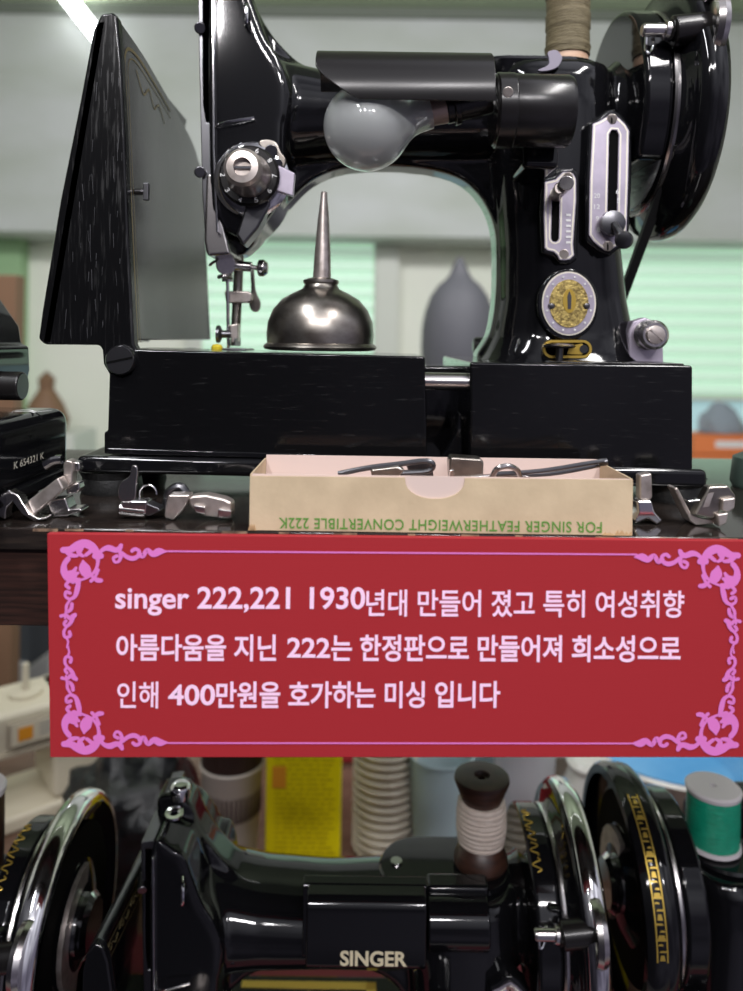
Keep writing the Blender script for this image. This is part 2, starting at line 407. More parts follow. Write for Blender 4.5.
# glowing tube added on the bulkhead to stand in for the soft glare at upper left
t = thing('glare_tube', 'white glowing tube standing in for the glare behind the upright black flap', 'glare', P(80, 8, 3.9))
b_ = B(); cyl(b_, P(58, -14, 3.93), P(104, 44, 3.93), 0.035); obj('tube', b_, 'glareglow', t)
b_ = B(); prism(b_, [P(52, -16, 3.99), P(64, -20, 3.99), P(112, 42, 3.99), P(100, 48, 3.99)], (0, -0.04, 0)); obj('housing', b_, 'frame', t)  # mount added behind the glare tube

# ------------------------------------------------------------------ display shelf
t = thing('display_shelf', 'dark brown varnished wooden shelf under the large black sewing machine', 'shelf', (0, 0.6, SH))
obj('shelf_board', box_((-0.75, 0.412, SH - 0.012), (0.75, 0.70, SH)), 'shelf', t, bevel=0.0012)
obj('shelf_apron', box_((-0.75, 0.418, P(20, 626, .418).z), (0.75, 0.45, SH - 0.0121)), 'shelfedge', t, bevel=0.001)
b_ = B()
for i in range(16):
    x = -0.26 + i * 0.034 + random.uniform(-.012, .012); l = random.uniform(.003, .016)
    box(b_, (x, 0.4117, SH - random.uniform(.001, .002)), (x + l, 0.4122, SH - 0.0003))
obj('worn_edge', b_, 'bareedge', t)

# ------------------------------------------------------------------ red sign
YS = 0.405
def SG(p, Y):  # the sign hangs a touch out of level: sheared corners measured on the photo
    return P(p[0], p[1], Y)
t = thing('sign', 'red board with pink scrollwork and Korean lettering on the shelf front', 'sign', P(400, 757, YS))
b_ = B(); prism(b_, pp([(47, 533.5), (758, 541), (758, 757.5), (50, 757.5)], YS), (0, 0.004, 0)); obj('board', b_, 'sign', t, bevel=0.0004)
YT = YS - 0.0003
orn = B()
mx, my = 400.5, 647.0
flips = [lambda a: a, lambda a: (2 * mx - a[0], a[1] + 5.5), lambda a: (a[0] + 1, 2 * my - a[1]), lambda a: (2 * mx - a[0] - 2, 2 * my - a[1] + 1)]
strokes = [
    ([(66, 551), (71, 555), (77, 556)], [4, 4, 2.5]), ([(80, 548), (79, 553), (83, 556)], [6, 4, 2.5]),
    ([(67, 574), (73, 572), (76, 568)], [5, 4, 2.5]), ([(73, 581), (75, 575), (78, 573)], [5, 4, 2.5]),
    ([(63, 550), (70, 549.5), (77, 546), (84, 543.5), (91, 546), (96, 552), (98, 560), (96, 569), (90, 576), (81, 580)], [5, 5.5, 7, 7, 7, 6, 3.4, 2.6, 2.2, 2]),
    ([(68, 559), (64.5, 564), (64, 571), (68, 577), (75, 580), (80, 579)], [4.5, 4.5, 6, 7, 5, 2]),
    ([(83, 561), (84, 567), (86, 572)], [2, 9, 9]), ([(86, 572), (93, 577), (97, 580), (101, 580.5)], [3, 2.5, 4, 3.5]),
    ([(98, 570), (95, 577), (91, 581)], [3, 2.5, 3]), ([(86, 555), (91, 551)], [3, 3.5]), ([(101, 556), (95, 556)], [5, 5]),
    ([(97, 556), (103, 549.5), (109, 548), (115, 550), (119, 549), (121, 545.5)], [3, 3.5, 5, 4.5, 4.5, 3.5]),
    ([(119, 550), (121, 555), (119, 561), (115, 562), (113.5, 558), (117, 556)], [3, 3.5, 2.6, 2.4, 2.6, 3]),
    ([(122, 553), (127, 557), (133, 558.5), (138, 556), (139, 551), (135, 549), (132, 551)], [3, 3.5, 4, 3.5, 3, 3, 3]),
    ([(139, 554), (143, 556), (147, 550), (153, 554), (159, 551.5), (166, 551.5)], [4, 4, 3.5, 5, 6, 1.6]),
    ([(79, 580), (77.5, 588), (75, 596), (70, 599), (65.5, 596.5), (66, 592), (70, 593)], [3, 4.5, 3.5, 2.6, 2.4, 2.8, 3]),
    ([(76, 582), (70, 581), (66, 585), (69, 588)], [2.4, 2.6, 3, 3]),
    ([(70, 600), (66.5, 606), (67, 612), (71, 609), (72, 604)], [2, 2.6, 2.4, 3.2, 3]),
    ([(61, 616), (66, 615), (70, 618), (75, 615)], [3, 2.2, 4, 3.6]), ([(66, 611), (65, 618)], [2, 2]),
    ([(73, 616), (71, 622), (67, 626), (64, 624), (66, 621)], [4, 3.4, 2.6, 2.4, 2.8]),
    ([(68, 625), (64, 631), (65, 637), (70, 636), (69.5, 632)], [2, 2.6, 2.6, 2.8, 3]),
    ([(65, 636), (68, 641), (67, 647.5)], [2, 1.8, 1.6])]
for fl in flips:
    for i_, (s_, w_) in enumerate(strokes): strip(orn, s_, [q_ * 1.22 for q_ in w_], YT - .00001 * i_, flip=fl)
strip(orn, [(165, 551.2), (637, 554.5)], [1.7, 1.7], YT)
strip(orn, [(165, 743), (636, 743.5)], [1.7, 1.7], YT)
obj('scroll_border', orn, 'pink', t)
for txt, x0, y0, x1, y1, h, bold in (
        ('singer 222,221 1930', 115, 615.5, 365, 616, 29, .020),
        ('년대 만들어 졌고 특히 여성취향', 366, 616.5, 684, 618, 27.5, .016),
        ('아름다움을 지닌', 116, 661, 276, 661.5, 27, .023), ('222', 287, 657.5, 330, 658, 20, .020),
        ('는 한정판으로 만들어져 희소성으로', 331, 661.5, 680.5, 662.5, 27, .023),
        ('인해', 117, 708.5, 158, 708.5, 27, .014), ('400', 168, 705.5, 215, 705.5, 21, .020),
        ('만원을 호가하는 미싱 입니다', 216, 708.5, 500, 708, 27, .023)):
    a = P(x0, y0, YT); c_ = P(x1, y1, YT); ux = c_ - a
    text('lettering', txt, 'palepink', t, a, ux, (0, 0, 1), ux.length, h * YT / F, bold)

# ------------------------------------------------------------------ sewing machine, the parts shared by all of that kind
YC = 0.60
GRP = None
base_loc = Vector((0.03, 0.60, SH))
mach = thing('sewing_machine', 'black vintage sewing machine on the shelf with frosted bulb and upright flap', 'sewing machine', base_loc)

def oblong(cx, cy, z, rx, ry, n=48):
    out = []
    for k in range(n):
        a = 2 * PI * k / n; sx = rx - ry
        out.append(Vector((cx + (sx if math.cos(a) > 0 else -sx) + ry * math.cos(a), cy + ry * math.sin(a), z)))
    return out
# casting: head, arm, column and wheel boss blended into one body
b_ = B()
sil = smoothc([(x, y, 0) for x, y in [(212, 0), (212, -20), (234, -23), (249, -12), (259, 12), (274, 36), (294, 57), (318, 72), (350, 78), (400, 79), (470, 80), (500, 82), (520, 84), (590, 84), (598, 96), (600, 160), (606, 240), (614, 300), (622, 340), (632, 362), (560, 364), (480, 362), (490, 335), (496, 300), (497, 245), (492, 216), (480, 194), (462, 178), (435, 169), (400, 165), (362, 165), (332, 170), (308, 182), (288, 202), (268, 228), (252, 246), (238, 256), (226, 248), (216, 225), (212, 170)]], 3)
silp = [(p.x, p.y) for p in sil]
prism(b_, pp(silp, YC - 0.016), (0, 0.032, 0))
head = [(209, -20), (234, -23), (247, -14), (256, 10), (268, 40), (282, 62), (290, 92), (285, 130), (284, 170), (276, 205), (256, 228), (236, 236), (218, 220), (209, 180)]
prism(b_, pp([(p.x, p.y) for p in smoothc([(x, y, 0) for x, y in head], 3)], YC - 0.056), (0, 0.062, 0))
head2 = [(209, 24), (234, 20), (250, 28), (262, 44), (272, 62)] + head[5:]
prism(b_, pp([(p.x, p.y) for p in smoothc([(x, y, 0) for x, y in head2], 3)], YC), (0, 0.052, 0))
loft(b_, [oblong(0.121, YC, z_, .052, .033) for z_ in (.170, .206)])
lp = []
for y_, xl, xr, hd in ((78, 494, 600, .044), (90, 488, 602, .050), (120, 486, 603, .053), (200, 492, 606, .053), (250, 496, 611, .052), (300, 496, 617, .051), (335, 490, 624, .053), (352, 482, 630, .057), (363, 474, 638, .062)):
    a = P(xl, y_, YC); c_ = P(xr, y_ + (xr - xl) * ROLL, YC)
    lp.append(superloop((a.x + c_.x) / 2, YC, a.z, (c_.x - a.x) / 2, hd, 3.4))
loft(b_, lp[::-1])
za = P(370, 124, YC).z       # arm
lp = []
for x_, rz, ry, zc in ((244, .052, .050, 108), (290, .042, .050, 120), (330, .036, .048, 122), (400, .033, .047, 124), (470, .034, .049, 123), (520, .030, .045, 124)):
    c_ = P(x_, zc, YC); lp.append([Vector((c_.x, YC + ry * p.x, c_.z + rz * p.y)) for p in superloop(0, 0, 0, 1, 1, 2.1, 36)])
loft(b_, lp)
HZ = 0.1785                    # axis of the hand wheel
lathe(b_, [(0, 0), (.038, 0), (.034, .02), (.033, .035), (.040, .045), (.049, .052), (.049, .071), (0, .071)], (0.140, YC, HZ), (1, 0, 0), 40)
obj('casting', baked(b_, 0.0021, 14), 'enamel', mach, ang=180)

# top cover plate with spool pin
Zt = 0.2085
pc = Vector((0.121, YC, Zt))
b_ = B(); loft(b_, [oblong(pc.x, YC, Zt - .006, .054, .034), oblong(pc.x, YC, Zt + .002, .057, .037), oblong(pc.x, YC, Zt + .0045, .0555, .0355), oblong(pc.x, YC, Zt + .005, .052, .032)])
tp = obj('top_cover', b_, 'enamel', mach)
b_ = B(); cyl(b_, (pc.x - .042, YC, Zt + .005), (pc.x - .042, YC, Zt + .0068), .005); obj('screw', b_, 'chrome', tp)
b_ = B(); cyl(b_, (0.152, YC, Zt + .005), (0.152, YC, Zt + .050), .0018); obj('spool_pin', b_, 'chrome', mach)
b_ = B()
lathe(b_, [(0, 0), (.0075, 0), (.0085, .006), (.0088, .011), (.006, .014), (0, .015)], (-.1056, .583, .276), (0, 0, 1)); obj('presser_screw', b_, 'chrome', mach, bevel=.002)
b_ = B(); lathe(b_, [(.003, 0), (.0075, 0), (.0075, .0018), (.0045, .0022), (.003, .001)], (-.105, .560, .2775), (0, -.1, 1)); obj('oil_port', b_, 'chrome', mach)

# face plate on the left end of the head
b_ = B()
ringprism(b_, [P(198, -20, .552), P(213, -22, .552), P(213, 150, .552), P(216, 240, .552), P(206, 252, .552), P(202, 190, .552), P(199, 60, .552), P(198, 0, .552)],
          [P(203, -12, .552), P(210, -12, .552), P(210.5, 118, .552), P(209, 122, .552), P(206, 122, .552), P(204, 110, .552), P(203, 60, .552), P(203, 0, .552)], (0, .10, 0))
fp = obj('face_plate', b_, 'darksteel', mach, bevel=.0012)
b_ = B(); prism(b_, pp([(211.5, -20), (213.5, -20), (214.5, 150), (218, 232), (216, 232), (212.5, 150)], .5405), (0, .006, 0)); obj('edge_strip', b_, 'chrome', fp, bevel=.0003)
for yy in (28, 172):
    b_ = B(); cyl(b_, P(200, yy, .548), P(200, yy, .560), .0042); obj('thumb_nut', b_, 'darksteel', fp, bevel=.001)
# steel needle-bar cover below
b_ = B(); prism(b_, pp([(206, 175), (212, 172), (219, 205), (226, 235), (231, 254), (207, 256), (204, 240)], .547), (0, .05, 0)); obj('lower_cover', b_, 'steel', mach, bevel=.002)
b_ = B(); prism(b_, pp([(250, 192), (272, 184), (270, 205), (258, 228), (243, 246), (236, 235)], .535), (0, .02, 0)); obj('thread_guard', b_, 'darksteel', mach, bevel=.002)
# wire thread guides
b_ = B(); tube(b_, [P(216, 128, .545), P(218, 125, .540), P(230, 121.5, .538), P(254, 118, .540)], .0010, 8); obj('thread_guide', b_, 'chrome', mach)
b_ = B(); tube(b_, [P(245, 5, .545), P(246.5, 6, .536), P(246.5, 22, .535), P(246, 26, .545)], .0013, 8); obj('thread_guide', b_, 'chrome', mach)
# tension dial
tc_ = P(253, 181, .545); X0, Z0 = tc_.x, tc_.z
def ax(Y): return (X0, Y, Z0)
td = bpy.data.objects.new('tension_assembly', None)
b_ = B(); lathe(b_, [(0, 0), (.0262, 0), (.0270, -.003), (.0240, -.006), (.019, -.007), (0, -.007)], ax(.543), (0, 1, 0), 48); tdl = obj('tension_plate', b_, 'chrome', mach)
b_ = B(); lathe(b_, [(0, 0), (.0212, 0), (.0212, -.009), (.0195, -.011), (0, -.011)], ax(.537), (0, 1, 0), 48); dial = obj('tension_dial', b_, 'bakelite', tdl)
b_ = B(); lathe(b_, [(0, 0), (.0155, 0), (.0148, -.004), (.0118, -.012), (.0122, -.020), (.0128, -.024), (.0105, -.027), (.0060, -.0275), (.0055, -.023), (0, -.023)], ax(.5265), (0, 1, 0), 48)
kn = obj('tension_nut', b_, 'satin', tdl)
b_ = B(); box(b_, (X0 - .0055, .5015, Z0 - .0008), (X0 + .0055, .504, Z0 + .0008)); obj('slot', b_, 'chrome', kn)
for k in range(10):
    a = -PI / 2 + (k - 4.5) * 2 * PI / 10
    c_ = Vector((X0 + .0178 * math.cos(a), .5257, Z0 + .0178 * math.sin(a)))
    ux = Vector((-math.sin(a), 0, math.cos(a)))
    text('numeral', str(k), 'white', dial, c_ - ux * .0013 - Vector((math.cos(a), 0, math.sin(a))) * -.0018, ux, (-math.cos(a), 0, -math.sin(a)), .0024, .0034)
b_ = B(); prism(b_, [P(x, y, .537) for x, y in [(p.x, p.y) for p in smoothc([(258, 142, 0), (266, 139, 0), (276, 142, 0), (281, 152, 0), (286, 160, 0), (283, 170, 0), (276, 168, 0), (270, 158, 0), (263, 150, 0)], 4)]], (0, .006, 0)); sb = obj('spring_bracket', b_, 'oldsteel', mach, bevel=.0012)
b_ = B(); cyl(b_, P(271, 151, .534), P(271, 151, .538), .0045); cyl(b_, P(278, 163, .532), P(278, 163, .538), .003); obj('screw', b_, 'darksteel', sb, bevel=.0006)
b_ = B(); prism(b_, pp([(278, 165), (295, 173), (293, 196), (274, 190)], .530), (0, .006, 0)); obj('tension_stud_plate', b_, 'plate', mach, bevel=.0008)
# presser bar, needle clamp and foot
b_ = B(); cyl(b_, P(240, 240, .60), P(235, 346, .60), .0038); obj('presser_bar', b_, 'oldsteel', mach)
b_ = B(); cyl(b_, P(227, 240, .59), P(228.5, 350, .59), .0013); cyl(b_, P(227.5, 250, .59), P(227.5, 282, .59), .0042); obj('needle_bar', b_, 'chrome', mach)
b_ = B(); cyl(b_, P(225, 265, .575), P(252, 267, .575), .0038); cyl(b_, P(250, 267, .575), P(258, 268, .575), .0018); lathe(b_, [(0, 0), (.0062, .002), (.0065, .006), (.004, .009), (0, .009)], P(256, 268, .575), (1, 0, 0)); cyl(b_, P(226, 265, .57), P(226, 265, .60), .0075); obj('needle_clamp', b_, 'steel', mach, bevel=.0008)
b_ = B(); tube(b_, [P(210, 265, .58), P(214, 262, .575), P(222, 259, .57), P(232, 258, .575)], .0012); tube(b_, [P(219, 277, .58), P(224, 276, .57), P(231, 278, .575)], .0016); obj('wire_guide', b_, 'steel', mach)
b_ = B(); prism(b_, pp([(p.x, p.y) for p in smoothc([(250, 266, 0), (253, 266, 0), (255, 290, 0), (260, 302, 0), (258, 311, 0), (252, 311, 0), (249, 303, 0), (251, 290, 0)], 4)], .605), (0, .005, 0)); obj('presser_lever', b_, 'oldsteel', mach, bevel=.001)
b_ = B(); prism(b_, pp([(224, 291), (248, 291), (252, 294), (252, 300), (248, 303), (226, 303)], .592), (0, .006, 0)); obj('bar_bracket', b_, 'satin', mach, bevel=.0012)
b_ = B(); prism(b_, pp([(229, 325), (238, 323), (238, 342), (231, 343)], .585), (0, .010, 0)); fc = obj('foot_clamp', b_, 'satin', mach, bevel=.0012)
b_ = B(); lathe(b_, [(0, 0), (.0068, .0008), (.0068, .003), (.003, .005), (.0028, .014), (0, .014)], P(216, 334, .588), (1, 0, 0)); obj('thumb_screw', b_, 'darksteel', fc)
b_ = B(); box(b_, P(234, 346, .575), P(241, 338, .60)); prism(b_, pp([(222, 348), (246, 349), (246, 351), (222, 350)], .565), (0, .04, 0)); obj('presser_foot', b_, 'darksteel', mach, bevel=.0008)

# slotted regulator plates on the column
def ringfill(bm, outer, inner, vec):
    vec = Vector(vec)
    for d in (Vector(), vec):
        ed = []
        for L in (outer, inner):
            v = [bm.verts.new(p + d) for p in L]; ed += [bm.edges.new((v[k], v[(k + 1) % len(v)])) for k in range(len(v))]
        bmesh.ops.triangle_fill(bm, edges=ed, use_beauty=True)
    for L in (outer, inner):
        a_ = [bm.verts.new(p) for p in L]; c2 = [bm.verts.new(p + vec) for p in L]; n = len(L)
        for k in range(n): bm.faces.new((a_[k], a_[(k + 1) % n], c2[(k + 1) % n], c2[k]))
    bmesh.ops.remove_doubles(bm, verts=bm.verts, dist=1e-6)
def slotted(name, outer, slot, Y, th, parent, backing):
    n = 40
    o_ = resample(pp(outer, Y), n); i_ = resample(pp(slot, Y), n)
    # align the start of both loops by direction from the slot's centre
    c_ = sum(i_, Vector()) / n
    k0 = min(range(n), key=lambda k: (o_[0] - c_).angle(i_[k] - c_)); i_ = i_[k0:] + i_[:k0]
    bb = B(); prism(bb, pp(backing, Y + th), (0, .016, 0)); bo = obj(name + '_bracket', bb, 'enamel', parent, bevel=.0022)
    bb = B(); ringfill(bb, o_, i_, (0, th, 0)); po = obj(name, bb, 'plate', bo)
    bb = B()
    def f(L, s):
        m_ = len(L); out = []
        area_ = sum(L[k].x * L[(k + 1) % m_].z - L[(k + 1) % m_].x * L[k].z for k in range(m_))
        sg = 1 if area_ > 0 else -1
        for k in range(m_):
            t_ = (L[(k + 1) % m_] - L[k - 1]).normalized(); out.append(L[k] + Vector((t_.z, 0, -t_.x)) * s * sg)
        return out
    off = Vector((0, -.0002, 0))
    for L, s0, s1 in ((o_, -.0006, -.0018), (i_, .0006, .0017)):
        A, D = [p + off for p in f(L, s0)], [p + off for p in f(L, s1)]
        va = [bb.verts.new(p) for p in A]; vb = [bb.verts.new(p) for p in D]
        for k in range(n): bb.faces.new((va[k], va[(k + 1) % n], vb[(k + 1) % n], vb[k]))
    obj('engraved_line', bb, 'line', po)
    bb = B(); prism(bb, [p + Vector((0, th * .9, 0)) for p in f(i_, .0008)], (0, .0006, 0)); obj('slot', bb, 'slot', po)
    return po
def slotpts(xa, xb, ya, yb, tilt=0):
    xm = (xa + xb) / 2; r = (xb - xa) / 2; o = []
    for k in range(9): a = PI + PI * k / 8; o.append((xm + tilt + r * math.cos(a), ya + r + r * math.sin(a)))
    for k in range(9): a = PI * k / 8; o.append((xm + r * math.cos(a), yb - r + r * math.sin(a)))
    return o
YP = .537
po = slotted('stitch_plate', [(593, 124), (604, 119), (611, 113), (618, 117), (629, 128), (628, 180), (626, 242), (617, 245), (608, 252), (600, 247), (589, 237), (590, 180)],
             slotpts(607, 617, 129, 232, 2), YP, .002, mach,
             [(588, 122), (598, 117), (606, 110), (613, 108), (621, 113), (633, 127), (632, 185), (629, 245), (619, 249), (610, 257), (598, 251), (585, 241), (585, 180)])
for px_, py_ in ((612, 119), (608, 246)):
    b_ = B(); cyl(b_, P(px_, py_, YP - .0012), P(px_, py_, YP), .0036); s_ = obj('screw', b_, 'satin', po, bevel=.0005)
    b_ = B(); box(b_, P(px_ - 1, py_ + 4, YP - .0014), P(px_ + .6, py_ - 4, YP - .0012)); obj('screw_slot', b_, 'slot', po)
for t_, px_, py_ in (('20', 594, 198), ('12', 594, 209), ('9', 596, 221), ('8', 597, 232), ('6', 616, 194), ('5', 617, 203)):
    text('numeral', t_, 'white', po, P(px_, py_, YP - .0003), (1, 0, 0), (0, 0, 1), (.0042 if len(t_) > 1 else .0020), .0034, .01)
b_ = B(); lathe(b_, [(0, 0), (.0085, 0), (.0092, -.003), (.0085, -.006), (.004, -.007), (0, -.007)], P(611, 224, YP - .002), (0, 1, 0)); ln = obj('lever_nut', b_, 'darksteel', mach)
b_ = B(); tube(b_, [P(614, 224, YP - .008), P(620, 234, YP - .014), P(626, 240, YP - .016)], .0028, 10, r1=.0038); lathe(b_, [(0, -.003), (.005, -.002), (.0062, 0), (.005, .002), (0, .003)], P(624, 240, YP - .018), (.3, 1, .2)); obj('lever_knob', b_, 'darksteel', ln)
po = slotted('feed_plate', [(545, 182), (557, 179), (562, 172), (572, 172), (576, 179), (576, 200), (573, 245), (574, 255), (569, 260), (560, 260), (556, 252), (545, 250), (544, 215)],
             slotpts(551, 559, 190, 242, 1), YP, .002, mach,
             [(542, 178), (553, 175), (559, 168), (574, 167), (580, 174), (580, 200), (578, 250), (578, 259), (571, 264), (559, 264), (554, 257), (542, 254), (540, 215)])
for px_, py_ in ((568, 177), (564, 254)):
    b_ = B(); cyl(b_, P(px_, py_, YP - .0012), P(px_, py_, YP), .0034); obj('screw', b_, 'satin', po, bevel=.0005)
for k in range(6):
    b_ = B(); box(b_, P(566, 216 + k * 5.5, YP - .0002), P(571, 213.8 + k * 5.5, YP - .0004)); obj('mark', b_, 'white', po)
b_ = B(); cyl(b_, P(556, 196, YP), P(560, 188, YP - .022), .0042); s_ = obj('lever_stud', b_, 'satin', mach, bevel=.0008)
b_ = B(); cyl(b_, P(566, 184, YP - .022), P(566.6, 183, YP - .027), .0050); cyl(b_, P(560, 190, YP - .012), P(566, 184, YP - .023), .0046); obj('stud_screw', b_, 'steel', s_, bevel=.0006)

# round medallion
YB = .541
def disc(bm, px_, py_, rx, ry, Y, dy, n=48): prism(bm, [P(px_ + rx * math.cos(2 * PI * k / n), py_ + ry * math.sin(2 * PI * k / n), Y) for k in range(n)], (0, dy, 0)); return bm
b_ = disc(B(), 568, 304, 31, 36, YB, .010); md = obj('medallion_mount', b_, 'enamel', mach, bevel=.0015)
b_ = disc(B(), 569, 303.5, 27, 32, YB - .0010, .0012); rm = obj('medallion_rim', b_, 'line', md)
b_ = disc(B(), 569, 303.5, 25.5, 30.5, YB - .0014, .0006); obj('medallion_band', b_, 'plate', md)
b_ = disc(B(), 569, 303.5, 19.5, 24, YB - .0022, .0010); obj('medallion_face', b_, 'brass', md)
b_ = disc(B(), 569.5, 301, 6.5, 12, YB - .0026, .0005); obj('medallion_emblem', b_, 'gold', md)
b_ = B(); prism(b_, pp([(568, 309), (567.5, 296), (569.5, 291), (571.5, 296), (571, 309)], YB - .0030), (0, .0004, 0)); obj('medallion_figure', b_, 'darksteel', md)
for px_ in (551.5, 586.5):
    b_ = B(); lathe(b_, [(0, -.0018), (.0018, -.0014), (.0026, 0), (.0026, .002), (0, .002)], P(px_, 306, YB - .002), (0, 1, 0), 16); obj('rivet', b_, 'darksteel', md)
for k in range(12):
    a = 2 * PI * (k + .5) / 12; b_ = B(); cyl(b_, P(569 + 22.5 * math.cos(a), 303.5 + 27.3 * math.sin(a), YB - .0020), P(569 + 22.5 * math.cos(a), 303.5 + 27.3 * math.sin(a), YB - .001), .0008, seg=8); obj('stud', b_, 'white', md)
# gold edged latch below it
def pill(x0, x1, ym, r, Y): 
    return pp([(x0 + r + r * math.cos(a), ym + r * math.sin(a)) for a in [PI / 2 + PI * k / 10 for k in range(11)]] + [(x1 - r + r * math.cos(a), ym + r * math.sin(a)) for a in [-PI / 2 + PI * k / 10 for k in range(11)]], Y)
b_ = B(); ringprism(b_, pill(543, 592, 349, 9, YB), pill(545.5, 589.5, 349, 6.5, YB), (0, .008, 0)); lt = obj('latch_escutcheon', b_, 'gold', mach)
b_ = B(); prism(b_, pill(545.5, 589.5, 349, 6.5, YB + .0012), (0, .006, 0)); obj('latch_well', b_, 'slot', lt)
b_ = B(); prism(b_, pp([(567, 354), (570, 346), (582, 343.5), (588, 349), (582, 354.5)], YB + .0004), (0, .002, 0)); obj('gold_fill', b_, 'gold', lt)
b_ = B(); cyl(b_, P(559, 360, YB - .003), P(559.5, 347, YB - .004), .0028); lathe(b_, [(0, 0), (.010, 0), (.0115, .0015), (.009, .003), (0, .0035)], P(559.5, 348, YB - .004), (0, 0, 1)); obj('latch_lever', b_, 'darksteel', lt)
b_ = B(); cyl(b_, P(584, 349, YB - .0008), P(584, 349, YB), .003); obj('screw', b_, 'darksteel', lt)

# hand wheel
hw = (0, YC, HZ)
b_ = B(); lathe(b_, [(.020, .200), (.055, .203), (.072, .206), (.0735, .2085), (.076, .2085), (.078, .212), (.086, .214), (.0895, .217), (.0925, .217), (.0962, .221), (.0970, .227), (.0955, .234), (.091, .2385), (.086, .238), (.080, .233), (.050, .232), (.034, .240), (.020, .242), (0, .242)], hw, (1, 0, 0), 96)
wheel = obj('hand_wheel', b_, 'enamel', mach, ang=50)
b_ = B(); lathe(b_, [(.020, .1985), (.060, .2005), (.070, .2030), (.0718, .2045), (.0718, .2068)], hw, (1, 0, 0), 96); obj('pulley_face', b_, 'alu', wheel)
b_ = B(); lathe(b_, [(.0752, .2080), (.0765, .2070), (.0775, .2085), (.0772, .2110), (.0760, .2110)], hw, (1, 0, 0), 96); obj('pulley_lip', b_, 'steel', wheel)
b_ = B(); lathe(b_, [(.0, .240), (.022, .240), (.024, .246), (.020, .250), (0, .250)], hw, (1, 0, 0), 40); obj('clutch_knob', b_, 'chrome', wheel)
b_ = B(); lathe(b_, [(.030, .2325), (.074, .2335), (.074, .2337), (.030, .2337)], hw, (1, 0, 0), 64); obj('wheel_recess', b_, 'slot', wheel)
b_ = B(); prism(b_, [Vector((.2365, YC + r * math.cos(a), HZ + r * math.sin(a))) for r, a in [(.045, PI / 2 + PI * k / 10 - .3) for k in range(11)]] + [Vector((.2365, YC + .030 * math.cos(a), HZ + .030 * math.sin(a))) for a in [PI / 2 + PI * k / 10 - .3 for k in range(10, -1, -1)]], (.004, 0, 0)); obj('clutch_plate', b_, 'satin', wheel)
gp = [Vector((.186, YC + .0775 * math.cos(a), HZ + .0775 * math.sin(a))) for a in [math.radians(-38 + 256 * k / 40) for k in range(41)]]
b_ = B(); prism(b_, gp, (.0205, 0, 0)); obj('belt_shield', b_, 'enamel', mach, bevel=.004)
# drive belt, motor
mo = Vector((.190, .655, .018))
b_ = B(); cyl(b_, (.112, .675, .023), (.155, .675, .018), .030); cyl(b_, (.155, .675, .023), (.160, .675, .018), .022); cyl(b_, (.092, .69, -.004), (.112, .69, -.004), .008); obj('motor', b_, 'bakelite', mach, bevel=.005)
b_ = B(); cyl(b_, (.160, .675, .023), (.222, .675, .018), .006); cyl(b_, (.205, .675, .023), (.219, .675, .018), .012); obj('motor_pulley', b_, 'darksteel', mach)
b_ = B()
def belt(y0, z0, y1, z1):
    d = Vector((0, y1 - y0, z1 - z0)).normalized(); n_ = Vector((0, -d.z, d.y)) * .0022
    a, c_ = Vector((.210, y0, z0)), Vector((.204, y1, z1)); ww = Vector((.0072, 0, 0))
    prism(b_, [a - n_, a + n_, a + n_ + ww, a - n_ + ww], c_ - a)
belt(YC - .066, HZ - .038, .660, .013); belt(YC + .060, HZ - .045, .686, .018)
obj('drive_belt', b_, 'belt', mach)
# bobbin winder above the wheel
YW = .52
wc = P(709, 27, YW)
b_ = B(); lathe(b_, [(0, -.002), (.008, -.002), (.0165, 0), (.0185, -.003), (.0225, -.003), (.0238, .001), (.0225, .005), (.019, .004), (0, .002)], wc, (1, 0, 0), 48); bw = obj('winder_wheel', b_, 'steel', mach)
b_ = B(); cyl(b_, P(672, 31, YW), wc, .0102); cyl(b_, P(669, 29.5, YW), P(673, 30, YW), .0085); bb_ = obj('winder_body', b_, 'bakelite', bw, bevel=.0015)
b_ = B(); cyl(b_, P(643, 30, YW), P(670, 30.5, YW), .0045); cyl(b_, P(641.5, 30, YW), P(646, 30, YW), .0038); cyl(b_, P(664, 30, YW), P(671, 31, YW), .0065); obj('winder_spindle', b_, 'steel', bw, bevel=.0008)
b_ = B(); prism(b_, [P(655, 20, YW + .01), P(672, 22, YW + .01), P(676, 60, YW + .03), P(668, 78, YW + .045), P(655, 66, YW + .03)], (0, .014, 0)); obj('winder_bracket', b_, 'enamel', bw, bevel=.003)
b_ = B(); tube(b_, [P(646, 38, YW + .01), P(646, 50, YW + .005), P(650, 53, YW + .005), P(653, 45, YW + .01), P(653, 38, YW + .01)], .0012); obj('winder_spring', b_, 'chrome', bw)
# small nickel finger on the top cover
b_ = B(); prism(b_, pp([(p.x, p.y) for p in smoothc([(548, 52, 0), (556, 50, 0), (562, 56, 0), (561, 62, 0), (556, 68, 0), (545, 71, 0), (538, 70, 0), (548, 65, 0), (549, 59, 0)], 4)], .545), (0, .003, 0)); obj('thread_finger', b_, 'lever', mach, bevel=.0006)

